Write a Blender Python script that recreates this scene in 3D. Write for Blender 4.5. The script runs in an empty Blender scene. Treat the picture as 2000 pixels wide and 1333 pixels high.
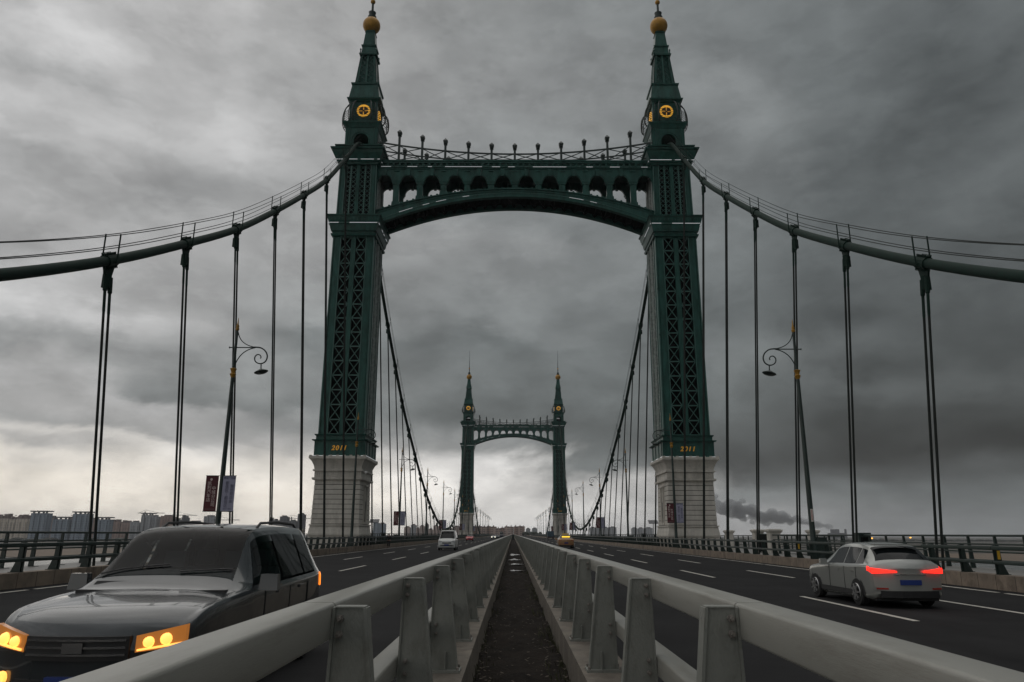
import bpy, math, random
from math import sin, cos, tan, pi, radians, atan2, sqrt
from mathutils import Vector, Matrix

random.seed(7)
S = bpy.context.scene
COL = S.collection

# ------------------------------------------------------------------ camera
F_PX = 1443.0
PITCH = math.atan(377 / F_PX)
YAW = math.atan(3 * cos(PITCH) / F_PX)
ROLL = radians(0.2)
cd = bpy.data.cameras.new('camera')
cd.sensor_width = 36.0
cd.lens = 36.0 * F_PX / 2000.0
cd.clip_start = 0.05
cd.clip_end = 60000
cam = bpy.data.objects.new('camera', cd)
COL.objects.link(cam)
fwd = Vector((-sin(YAW) * cos(PITCH), cos(YAW) * cos(PITCH), sin(PITCH)))
rgt = Vector((cos(YAW), sin(YAW), 0))
upv = rgt.cross(fwd)
r2 = rgt * cos(ROLL) + upv * sin(ROLL)
u2 = -rgt * sin(ROLL) + upv * cos(ROLL)
M = Matrix((r2, u2, -fwd)).transposed().to_4x4()
M.translation = Vector((-0.1, 0, 1.75))
cam.matrix_world = M
S.camera = cam

# ------------------------------------------------------------------ sky
SUN_EL, SUN_AZ = radians(62), radians(-25)      # azimuth from +Y towards +X
w = bpy.data.worlds.new('World')
S.world = w
w.use_nodes = True
nt = w.node_tree
nt.nodes.clear()


def N(t, **kw):
    n = nt.nodes.new(t)
    for k, v in kw.items():
        setattr(n, k, v)
    return n


def MA(op, a, b=None, c=None, clamp=False):
    n = nt.nodes.new('ShaderNodeMath')
    n.operation = op
    n.use_clamp = clamp
    for i, v in enumerate((a, b, c)):
        if v is None:
            continue
        if isinstance(v, (int, float)):
            n.inputs[i].default_value = v
        else:
            nt.links.new(v, n.inputs[i])
    return n.outputs[0]


def lin(c):
    c = c / 255.0
    return c / 12.92 if c < 0.04045 else ((c + 0.055) / 1.055) ** 2.4


L = nt.links.new
tc = N('ShaderNodeTexCoord')
nv = N('ShaderNodeVectorMath', operation='NORMALIZE')
L(tc.outputs['Generated'], nv.inputs[0])
sep = N('ShaderNodeSeparateXYZ')
L(nv.outputs[0], sep.inputs[0])
X_, Y_, Z_ = sep.outputs
# cloud-deck coordinates: the layer seen in perspective
den = MA('ADD', MA('ABSOLUTE', Z_), 0.42)
cu = MA('DIVIDE', X_, den)
cv = MA('DIVIDE', Y_, den)
comb = N('ShaderNodeCombineXYZ')
L(cu, comb.inputs[0]); L(cv, comb.inputs[1])


def noise(vec, scale, detail=6, rough=0.55, dist=0.0, off=(0, 0, 0)):
    mp = N('ShaderNodeMapping')
    mp.inputs['Location'].default_value = off
    L(vec, mp.inputs['Vector'])
    n = N('ShaderNodeTexNoise')
    n.inputs['Scale'].default_value = scale
    n.inputs['Detail'].default_value = detail
    n.inputs['Roughness'].default_value = rough
    n.inputs['Distortion'].default_value = dist
    L(mp.outputs[0], n.inputs['Vector'])
    return n.outputs['Fac']


wA = MA('SUBTRACT', noise(comb.outputs[0], 1.5, 5, 0.55, 0.2, (3, 1, 0)), 0.5)
wB = MA('SUBTRACT', noise(comb.outputs[0], 1.3, 4, 0.5, 0.2, (7, 5, 2)), 0.5)
# direction-stretched coordinates for billows near the horizon
mpd = N('ShaderNodeMapping')
mpd.inputs['Scale'].default_value = (3.0, 3.0, 6.0)
L(nv.outputs[0], mpd.inputs['Vector'])
wC = MA('SUBTRACT', noise(mpd.outputs[0], 1.6, 6, 0.6, 0.35, (1, 8, 2)), 0.5)
hlen = MA('SQRT', MA('ADD', MA('MULTIPLY', X_, X_), MA('MULTIPLY', Y_, Y_)))
saz = MA('DIVIDE', X_, MA('MAXIMUM', hlen, 0.001))
el = MA('MULTIPLY', MA('ARCSINE', Z_), 180 / pi)
# warp grows with elevation so the horizon band keeps its height
wamt = MA('MINIMUM', MA('MULTIPLY', MA('MAXIMUM', el, 0.0), 0.9), 11.0)
elw = MA('ADD', el, MA('MULTIPLY', MA('ADD', MA('MULTIPLY', wA, 0.45), MA('MULTIPLY', wC, 0.8)), wamt))
elf = MA('DIVIDE', MA('MAXIMUM', elw, 0.0), 60.0, clamp=True)
sazw = MA('ADD', saz, MA('ADD', MA('MULTIPLY', wB, 0.14), MA('MULTIPLY', wC, 0.25)))


def ramp(stops, tint, az_):
    r = N('ShaderNodeValToRGB')
    r.color_ramp.interpolation = 'EASE'
    stops = stops + [(46, (stops[-1][1] + 160) / 2), (60, 205)]
    els = r.color_ramp.elements
    while len(els) < len(stops):
        els.new(0.5)
    for e, (p, g) in zip(els, stops):
        e.position = p / 60.0
    for e, (p, g) in zip(els, stops):
        t = tint(p, g, az_)
        g = g * (1 + 0.22 * max(0, 1 - p / 8.0) * max(0, min(1, (g - 150) / 50)))
        e.color = (lin(g * t[0]), lin(g * t[1]), lin(g * t[2]), 1)
    L(elf, r.inputs[0])
    return r.outputs[0]


def tint(p, g, az):      # warm horizon band where it is bright, cool green-grey in the dark cloud
    k = max(0, min(1, (9 - p) / 6.0)) * max(0, min(1, (g - 150) / 60)) * (1.0 if az < -.2 else .35)
    q = max(0, min(1, (170 - g) / 60))
    return (1 + 0.035 * k - 0.045 * q, 1.0 + 0.0 * q, 1.0 - 0.055 * k + 0.006 * q)


# cloud brightness by direction: (sine of azimuth, [(elevation in degrees, brightness)])
SKY = [
(-0.521, [(0.0, 226), (1.6, 228), (3.3, 220), (4.9, 214), (5.7, 178), (6.3, 200), (7.2, 162), (8.2, 170), (10.2, 175), (11.7, 157), (13.8, 196), (15.9, 170), (17.9, 176), (20.7, 172), (23.2, 168), (25.1, 192), (27.6, 180), (29.0, 166), (31.9, 195), (33.6, 175)]),
(-0.432, [(0.0, 224), (2.2, 222), (3.8, 218), (6.2, 212), (6.9, 166), (9.0, 184), (9.7, 136), (11.9, 150), (14.6, 168), (17.4, 166), (21.4, 174), (24.2, 162), (27.4, 190), (31.8, 182), (35.5, 175)]),
(-0.288, [(0.1, 222), (1.5, 224), (5.0, 214), (6.7, 176), (7.9, 150), (9.4, 130), (11.2, 140), (14.1, 126), (15.5, 148), (18.6, 156), (21.4, 165), (30.1, 166), (37.7, 165)]),
(-0.002, [(0.1, 200), (1.4, 214), (4.1, 236), (5.6, 226), (7.0, 146), (9.0, 102), (11.3, 114), (13.2, 116), (15.1, 106), (17.3, 134), (20.9, 144), (23.7, 134), (30.5, 142), (34.1, 150), (39.4, 145)]),
(0.108, [(0.2, 186), (1.6, 200), (3.5, 186), (4.9, 122), (6.4, 100), (8.3, 96), (10.1, 110), (14.7, 116), (16.2, 124), (19.3, 130), (22.4, 126), (28.7, 138), (35.3, 145), (39.2, 135)]),
(0.291, [(0.2, 164), (1.4, 160), (2.7, 130), (3.4, 82), (4.5, 66), (6.8, 90), (9.7, 110), (11.2, 120), (15.6, 106), (18.6, 115), (24.4, 125), (32.6, 134), (37.8, 125)]),
(0.445, [(0.2, 142), (1.1, 138), (3.5, 110), (4.3, 76), (5.1, 50), (7.5, 62), (9.4, 90), (10.8, 73), (11.9, 86), (14.1, 78), (17.4, 92), (21.2, 106), (24.7, 100), (29.3, 110), (35.4, 115)]),
(0.541, [(0.2, 126), (1.5, 120), (3.0, 106), (4.5, 80), (5.8, 46), (7.3, 60), (9.9, 86), (12.5, 76), (16.3, 90), (18.9, 88), (21.9, 100), (23.9, 95), (27.1, 86), (29.9, 100), (33.3, 105)]),
]


c = None
prev = None
for az, st_ in SKY:
    cur = ramp(st_, tint, az)
    if c is None:
        c = cur
    else:
        mr = N('ShaderNodeMapRange', interpolation_type='SMOOTHSTEP')
        mr.inputs['From Min'].default_value = prev + 0.0
        mr.inputs['From Max'].default_value = az
        L(sazw, mr.inputs['Value'])
        m_ = N('ShaderNodeMix', data_type='RGBA')
        L(mr.outputs[0], m_.inputs[0]); L(c, m_.inputs[6]); L(cur, m_.inputs[7])
        c = m_.outputs[2]
    prev = az
# cloud texture
n1 = noise(comb.outputs[0], 3.6, 7, 0.52, 0.1, (0, 2, 0))
n2 = noise(mpd.outputs[0], 2.6, 8, 0.56, 0.1, (4, 0, 9))
n3 = noise(mpd.outputs[0], 4.2, 10, 0.62, 0.25, (9, 3, 5))
tex = MA('ADD', MA('MULTIPLY', MA('SUBTRACT', n1, 0.5), 1.0), MA('MULTIPLY', MA('SUBTRACT', n2, 0.5), 1.15))
edge = N('ShaderNodeMapRange', interpolation_type='SMOOTHSTEP')
edge.inputs['From Min'].default_value = 0.44
edge.inputs['From Max'].default_value = 0.57
L(n3, edge.inputs['Value'])
gain = MA('ADD', MA('ADD', 1.0, MA('MULTIPLY', tex, 0.85)), MA('MULTIPLY', MA('SUBTRACT', edge.outputs[0], 0.5), 0.10))
# unseen sky behind the camera is brightened to light camera-facing sides
rear = N('ShaderNodeMapRange', interpolation_type='SMOOTHSTEP')
rear.inputs['From Min'].default_value = -0.45
rear.inputs['From Max'].default_value = 0.1
rear.inputs['To Min'].default_value = 1.12
L(Y_, rear.inputs['Value'])
gain = MA('MULTIPLY', gain, rear.outputs[0])
vm = N('ShaderNodeVectorMath', operation='SCALE')
L(c, vm.inputs[0]); L(MA('MAXIMUM', gain, 0.25), vm.inputs['Scale'])
bgc = N('ShaderNodeBackground')
L(vm.outputs[0], bgc.inputs['Color'])
bgc.inputs['Strength'].default_value = 0.97
sky = N('ShaderNodeTexSky')
sky.sky_type = 'NISHITA'
sky.sun_disc = False
sky.sun_elevation = SUN_EL
sky.sun_rotation = SUN_AZ
sky.air_density = 2.0
sky.dust_density = 4.0
bgs = N('ShaderNodeBackground')
L(sky.outputs[0], bgs.inputs['Color'])
bgs.inputs['Strength'].default_value = 0.05
ms = N('ShaderNodeMixShader')
ms.inputs[0].default_value = 0.96
L(bgs.outputs[0], ms.inputs[1]); L(bgc.outputs[0], ms.inputs[2])
out = N('ShaderNodeOutputWorld')
L(ms.outputs[0], out.inputs['Surface'])

# sun behind the cloud
sl = bpy.data.lights.new('sun', 'SUN')
sl.energy = 0.6
sl.angle = radians(85)
sl.color = (1.0, 0.96, 0.9)
so = bpy.data.objects.new('sun', sl)
COL.objects.link(so)
sd = Vector((sin(SUN_AZ) * cos(SUN_EL), cos(SUN_AZ) * cos(SUN_EL), sin(SUN_EL)))
so.rotation_euler = sd.to_track_quat('Z', 'Y').to_euler()

S.view_settings.view_transform = 'Standard'
S.view_settings.look = 'None'
S.view_settings.exposure = 0.0
S.view_settings.gamma = 1.0
S.cycles.max_bounces = 6
S.cycles.volume_bounces = 0


# ------------------------------------------------------------------ materials
def mat(name, col, rough=0.6, metal=0.0, var=0.0, vscale=3.0, bump=0.0, bscale=30.0, emit=None, estr=0.0, spec=0.5, dirt=None, dscale=1.2, damt=0.5, stretch=(1, 1, 1), coat=0.0):
    m = bpy.data.materials.new(name)
    m.use_nodes = True
    t = m.node_tree
    b = t.nodes['Principled BSDF']
    b.inputs['Base Color'].default_value = (*col, 1)
    b.inputs['Roughness'].default_value = rough
    b.inputs['Metallic'].default_value = metal
    b.inputs['Specular IOR Level'].default_value = spec
    b.inputs['Coat Weight'].default_value = coat
    if emit:
        b.inputs['Emission Color'].default_value = (*emit, 1)
        b.inputs['Emission Strength'].default_value = estr
    if var or bump or dirt:
        tcn = t.nodes.new('ShaderNodeTexCoord')
        mp = t.nodes.new('ShaderNodeMapping')
        mp.inputs['Scale'].default_value = stretch
        geo = t.nodes.new('ShaderNodeNewGeometry')
        t.links.new(geo.outputs['Position'], mp.inputs['Vector'])
        last = None
        if var:
            n = t.nodes.new('ShaderNodeTexNoise')
            n.inputs['Scale'].default_value = vscale
            n.inputs['Detail'].default_value = 8
            n.inputs['Roughness'].default_value = 0.65
            t.links.new(mp.outputs[0], n.inputs['Vector'])
            mr = t.nodes.new('ShaderNodeMapRange')
            mr.inputs['From Min'].default_value = 0.3
            mr.inputs['From Max'].default_value = 0.7
            mr.inputs['To Min'].default_value = 1 - var
            mr.inputs['To Max'].default_value = 1 + var
            t.links.new(n.outputs['Fac'], mr.inputs['Value'])
            vs = t.nodes.new('ShaderNodeVectorMath')
            vs.operation = 'SCALE'
            vs.inputs[0].default_value = col
            t.links.new(mr.outputs[0], vs.inputs['Scale'])
            last = vs.outputs[0]
            rr = t.nodes.new('ShaderNodeMapRange')
            rr.inputs['To Min'].default_value = max(0.05, rough - 0.15)
            rr.inputs['To Max'].default_value = min(1, rough + 0.15)
            t.links.new(n.outputs['Fac'], rr.inputs['Value'])
            t.links.new(rr.outputs[0], b.inputs['Roughness'])
        if dirt:
            n = t.nodes.new('ShaderNodeTexNoise')
            n.inputs['Scale'].default_value = dscale
            n.inputs['Detail'].default_value = 10
            n.inputs['Roughness'].default_value = 0.75
            t.links.new(mp.outputs[0], n.inputs['Vector'])
            mr = t.nodes.new('ShaderNodeMapRange')
            mr.inputs['From Min'].default_value = 0.5
            mr.inputs['From Max'].default_value = 0.68
            mr.inputs['To Max'].default_value = damt
            t.links.new(n.outputs['Fac'], mr.inputs['Value'])
            mx = t.nodes.new('ShaderNodeMix')
            mx.data_type = 'RGBA'
            t.links.new(mr.outputs[0], mx.inputs[0])
            if last is not None:
                t.links.new(last, mx.inputs[6])
            else:
                mx.inputs[6].default_value = (*col, 1)
            mx.inputs[7].default_value = (*dirt, 1)
            last = mx.outputs[2]
        if last is not None:
            t.links.new(last, b.inputs['Base Color'])
        if bump:
            n = t.nodes.new('ShaderNodeTexNoise')
            n.inputs['Scale'].default_value = bscale
            n.inputs['Detail'].default_value = 6
            t.links.new(mp.outputs[0], n.inputs['Vector'])
            bp = t.nodes.new('ShaderNodeBump')
            bp.inputs['Strength'].default_value = bump
            bp.inputs['Distance'].default_value = 0.02
            t.links.new(n.outputs['Fac'], bp.inputs['Height'])
            t.links.new(bp.outputs[0], b.inputs['Normal'])
    return m


STEEL = mat('green_steel', (0.021, 0.078, 0.065), 0.36, 0.0, 0.38, 1.6, 0.2, 9, spec=0.22, dirt=(0.008, 0.026, 0.020), dscale=0.9, damt=0.75, stretch=(1, 1, 0.35))
STEELD = mat('dark_shaded_steel', (0.0015, 0.003, 0.003), 0.9, 0, 0.3, 2.0, spec=.15)  # near-black: shade painted into the shaft cores; also used on dark parts
CABLE = mat('cable_paint', (0.009, 0.026, 0.020), 0.7, 0, 0.3, 3.0, 0.1, 20, spec=.15)
ROPE = mat('rope_steel', (0.006, 0.010, 0.008), 0.9, 0, 0.2, 5)
IRON = mat('iron_paint', (0.010, 0.024, 0.020), 0.45, 0, 0.3, 4, 0.2, 40)
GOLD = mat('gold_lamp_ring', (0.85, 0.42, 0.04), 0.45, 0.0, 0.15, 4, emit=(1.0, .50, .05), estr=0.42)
GOLDT = mat('gold_lettering', (0.85, 0.42, 0.04), 0.4, 0.3, emit=(1.0, .50, .05), estr=0.05)  # faint glow painted onto the gold, the lettering is no lamp
GOLDD = mat('aged_gold', (0.34, 0.175, 0.02), 0.45, 0.25, 0.35, 1.4, 0.1, 8)
LED = mat('light_tube', (0.8, 0.8, 0.8), 0.3, 0, emit=(0.9, 0.95, 1.0), estr=0.22)
STONEC = (0.50, 0.475, 0.43)
STONE = mat('tower_stone', STONEC, 0.8, 0, 0.22, 1.3, 0.25, 14, dirt=(0.30, 0.28, 0.25), dscale=0.7, damt=0.6, stretch=(1, 1, 0.4))
JOINT = mat('stone_joint', (0.06, 0.055, 0.05), 0.9)
ASPH = mat('kerb_concrete', (0.16, 0.14, 0.115), 0.85, 0, 0.35, 2.5, 0.5, 25, dirt=(0.07, 0.055, 0.042), dscale=1.8, damt=0.8)
RAILM = mat('grey_rail_paint', (0.275, 0.272, 0.245), 0.34, 0, 0.08, 0.9, 0.06, 120, dirt=(0.13, 0.115, 0.09), dscale=5, damt=0.45, stretch=(1, .25, 2.5))
POSTM = mat('grey_post_paint', (0.215, 0.222, 0.200), 0.46, 0, 0.12, 3.0, 0.2, 90, dirt=(0.10, 0.095, 0.08), dscale=11, damt=0.5, stretch=(1, 1, 0.5))
BOLTM = mat('rusty_bolt', (0.22, 0.20, 0.18), 0.6, 0.3, 0.4, 60)
SOIL = mat('soil', (0.017, 0.0135, 0.011), 0.95, 0, 0.6, 2.5, 1.0, 18, spec=.1, dirt=(0.006, 0.005, 0.004), dscale=1.4, damt=0.8)
LEAF = mat('dead_leaf', (0.055, 0.040, 0.026), 0.8, 0, 0.5, 9)
GRASSM = mat('dry_grass', (0.055, 0.06, 0.025), 0.8, 0, 0.4, 9)
WHITE = mat('road_paint', (0.5, 0.48, 0.43), 0.7, 0, 0.15, 6, dirt=(0.06, 0.06, 0.06), dscale=7, damt=0.85)
PAVE = mat('walk_paving', (0.17, 0.165, 0.155), 0.5, 0, 0.3, 1.5, 0.2, 20, dirt=(0.08, 0.075, 0.07), dscale=0.8, damt=0.6)
TYRE = mat('tyre_rubber', (0.012, 0.012, 0.012), 0.85, 0, 0.2, 20)
RIM = mat('rim_alloy', (0.35, 0.35, 0.35), 0.35, 0.8)
GLASS = mat('car_glass', (0.006, 0.008, 0.009), 0.05, 0, spec=0.2)
BLACKP = mat('black_plastic', (0.015, 0.015, 0.016), 0.55)
CHROME = mat('chrome_trim', (0.6, 0.6, 0.6), 0.15, 1.0)
BLUEPL = mat('blue_plate', (0.012, 0.035, 0.19), 0.5)
HEADAMB = mat('amber_headlight', (0.9, 0.6, 0.3), 0.2, 0, emit=(1.0, 0.40, 0.07), estr=2.0)
HOUSING = mat('headlight_housing', (0.25, 0.15, 0.07), 0.15, 0.2, coat=0.8, emit=(1.0, .33, .05), estr=.30)
HEADOFF = mat('headlight_lens', (0.55, 0.57, 0.58), 0.12, 0.3)
HEADON = mat('lit_headlight', (0.9, 0.9, 0.8), 0.2, 0, emit=(1.0, 0.93, 0.75), estr=3.0)
REDLIT = mat('lit_tail_light', (0.6, 0.02, 0.01), 0.2, 0, emit=(1.0, 0.02, 0.012), estr=2.2)
REDOFF = mat('tail_light', (0.30, 0.02, 0.015), 0.2)
ORLIT = mat('orange_marker', (0.9, 0.3, 0.05), 0.2, 0, emit=(1.0, 0.24, 0.02), estr=1.8)
YSIGN = mat('taxi_led_sign', (0.9, 0.7, 0.1), 0.3, 0, emit=(1.0, 0.62, 0.02), estr=1.1)
MAROON = mat('maroon_banner', (0.075, 0.010, 0.016), 0.7, 0, 0.15, 4)
LILAC = mat('lilac_banner', (0.30, 0.30, 0.40), 0.7, 0, 0.1, 4)
BTXT = mat('banner_white', (0.6, 0.5, 0.48), 0.7)
BTXT2 = mat('banner_ink', (0.05, 0.05, 0.09), 0.7)


def wall_mat(name, col, dark, sx=0.16, sz=0.33):
    """facade: window columns and floors from object-space brick pattern"""
    m = bpy.data.materials.new(name)
    m.use_nodes = True
    t = m.node_tree
    b = t.nodes['Principled BSDF']
    b.inputs['Roughness'].default_value = 0.8
    g = t.nodes.new('ShaderNodeNewGeometry')
    sp = t.nodes.new('ShaderNodeSeparateXYZ')
    t.links.new(g.outputs['Position'], sp.inputs[0])

    def ma(op, a, b2=None):
        n = t.nodes.new('ShaderNodeMath'); n.operation = op
        for i, v in enumerate((a, b2)):
            if v is None: continue
            if isinstance(v, (int, float)): n.inputs[i].default_value = v
            else: t.links.new(v, n.inputs[i])
        return n.outputs[0]
    u = ma('FRACT', ma('MULTIPLY', ma('ADD', sp.outputs[0], ma('MULTIPLY', sp.outputs[1], 0.7)), sx))
    v = ma('FRACT', ma('MULTIPLY', sp.outputs[2], sz))
    wu = ma('MULTIPLY', ma('GREATER_THAN', u, 0.42), ma('GREATER_THAN', v, 0.45))
    no = t.nodes.new('ShaderNodeTexNoise'); no.inputs['Scale'].default_value = 0.03
    t.links.new(g.outputs['Position'], no.inputs['Vector'])
    fac = ma('MULTIPLY', wu, 0.85)
    mx = t.nodes.new('ShaderNodeMix'); mx.data_type = 'RGBA'
    t.links.new(fac, mx.inputs[0])
    mx.inputs[6].default_value = (*col, 1); mx.inputs[7].default_value = (*dark, 1)
    t.links.new(mx.outputs[2], b.inputs['Base Color'])
    return m


W_BEIGE = wall_mat('beige_facade', (0.55, 0.48, 0.40), (0.24, 0.22, 0.20))
W_BLUE = wall_mat('blue_grey_facade', (0.22, 0.27, 0.33), (0.11, 0.14, 0.18))
W_PINK = wall_mat('pinkish_facade', (0.46, 0.35, 0.31), (0.19, 0.15, 0.145))
W_BROWN = wall_mat('brown_facade', (0.32, 0.21, 0.17), (0.12, 0.09, 0.085))
W_GREY = wall_mat('grey_facade', (0.34, 0.35, 0.37), (0.15, 0.165, 0.18))
W_DARK = wall_mat('dark_facade', (0.10, 0.10, 0.11), (0.04, 0.045, 0.05))
ROOFM = mat('roof_dark', (0.13, 0.085, 0.075), 0.8)
ROOFG = mat('roof_grey', (0.12, 0.125, 0.13), 0.8)


# asphalt with wheel tracks along the road
def asphalt():
    m = bpy.data.materials.new('asphalt')
    m.use_nodes = True
    t = m.node_tree
    b = t.nodes['Principled BSDF']
    g = t.nodes.new('ShaderNodeNewGeometry')
    mp = t.nodes.new('ShaderNodeMapping'); mp.inputs['Scale'].default_value = (1.0, 0.02, 1)
    t.links.new(g.outputs['Position'], mp.inputs['Vector'])
    n = t.nodes.new('ShaderNodeTexNoise'); n.inputs['Scale'].default_value = 0.9; n.inputs['Detail'].default_value = 4
    t.links.new(mp.outputs[0], n.inputs['Vector'])
    n2 = t.nodes.new('ShaderNodeTexNoise'); n2.inputs['Scale'].default_value = 0.35; n2.inputs['Detail'].default_value = 8; n2.inputs['Roughness'].default_value = 0.7
    t.links.new(g.outputs['Position'], n2.inputs['Vector'])
    n3 = t.nodes.new('ShaderNodeTexNoise'); n3.inputs['Scale'].default_value = 55; n3.inputs['Detail'].default_value = 3
    t.links.new(g.outputs['Position'], n3.inputs['Vector'])
    ad = t.nodes.new('ShaderNodeMath'); ad.operation = 'ADD'
    t.links.new(n.outputs['Fac'], ad.inputs[0]); t.links.new(n2.outputs['Fac'], ad.inputs[1])
    ad2 = t.nodes.new('ShaderNodeMath'); ad2.operation = 'MULTIPLY_ADD'; ad2.inputs[1].default_value = 0.5
    t.links.new(n3.outputs['Fac'], ad2.inputs[0]); t.links.new(ad.outputs[0], ad2.inputs[2])
    r = t.nodes.new('ShaderNodeValToRGB')
    r.color_ramp.elements[0].position = 0.80; r.color_ramp.elements[0].color = (0.0045, 0.0045, 0.0048, 1)
    r.color_ramp.elements[1].position = 1.0; r.color_ramp.elements[1].color = (0.038, 0.038, 0.039, 1)
    mr = t.nodes.new('ShaderNodeMapRange'); mr.inputs['From Min'].default_value = 0.8; mr.inputs['From Max'].default_value = 1.75
    mr.inputs['To Min'].default_value = 0.85
    t.links.new(ad2.outputs[0], mr.inputs['Value'])
    t.links.new(mr.outputs[0], r.inputs[0]); t.links.new(r.outputs[0], b.inputs['Base Color'])
    rr = t.nodes.new('ShaderNodeMapRange'); rr.inputs['From Min'].default_value = 0.3; rr.inputs['From Max'].default_value = 0.7
    rr.inputs['To Min'].default_value = 0.8; rr.inputs['To Max'].default_value = 0.95
    t.links.new(n.outputs['Fac'], rr.inputs['Value']); t.links.new(rr.outputs[0], b.inputs['Roughness'])
    bp = t.nodes.new('ShaderNodeBump'); bp.inputs['Strength'].default_value = 0.5; bp.inputs['Distance'].default_value = 0.006
    t.links.new(n3.outputs['Fac'], bp.inputs['Height']); t.links.new(bp.outputs[0], b.inputs['Normal'])
    b.inputs['Specular IOR Level'].default_value = 0.04
    return m


ROADM = asphalt()


def kerbstone():
    m = mat('kerb_stone', (0.215, 0.17, 0.13), 0.8, 0, 0.35, 1.2, 0.4, 22, dirt=(0.075, 0.055, 0.04), dscale=1.1, damt=0.85)
    t = m.node_tree
    b = t.nodes['Principled BSDF']
    src = b.inputs['Base Color'].links[0].from_socket
    g = t.nodes.new('ShaderNodeNewGeometry'); sp = t.nodes.new('ShaderNodeSeparateXYZ')
    t.links.new(g.outputs['Position'], sp.inputs[0])
    f = t.nodes.new('ShaderNodeMath'); f.operation = 'FRACT'
    t.links.new(sp.outputs[1], f.inputs[0])
    lt = t.nodes.new('ShaderNodeMath'); lt.operation = 'LESS_THAN'; lt.inputs[1].default_value = 0.025
    t.links.new(f.outputs[0], lt.inputs[0])
    mx = t.nodes.new('ShaderNodeMix'); mx.data_type = 'RGBA'
    t.links.new(lt.outputs[0], mx.inputs[0]); t.links.new(src, mx.inputs[6]); mx.inputs[7].default_value = (0.02, 0.018, 0.015, 1)
    t.links.new(mx.outputs[2], b.inputs['Base Color'])
    return m


KERBM = kerbstone()


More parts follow.
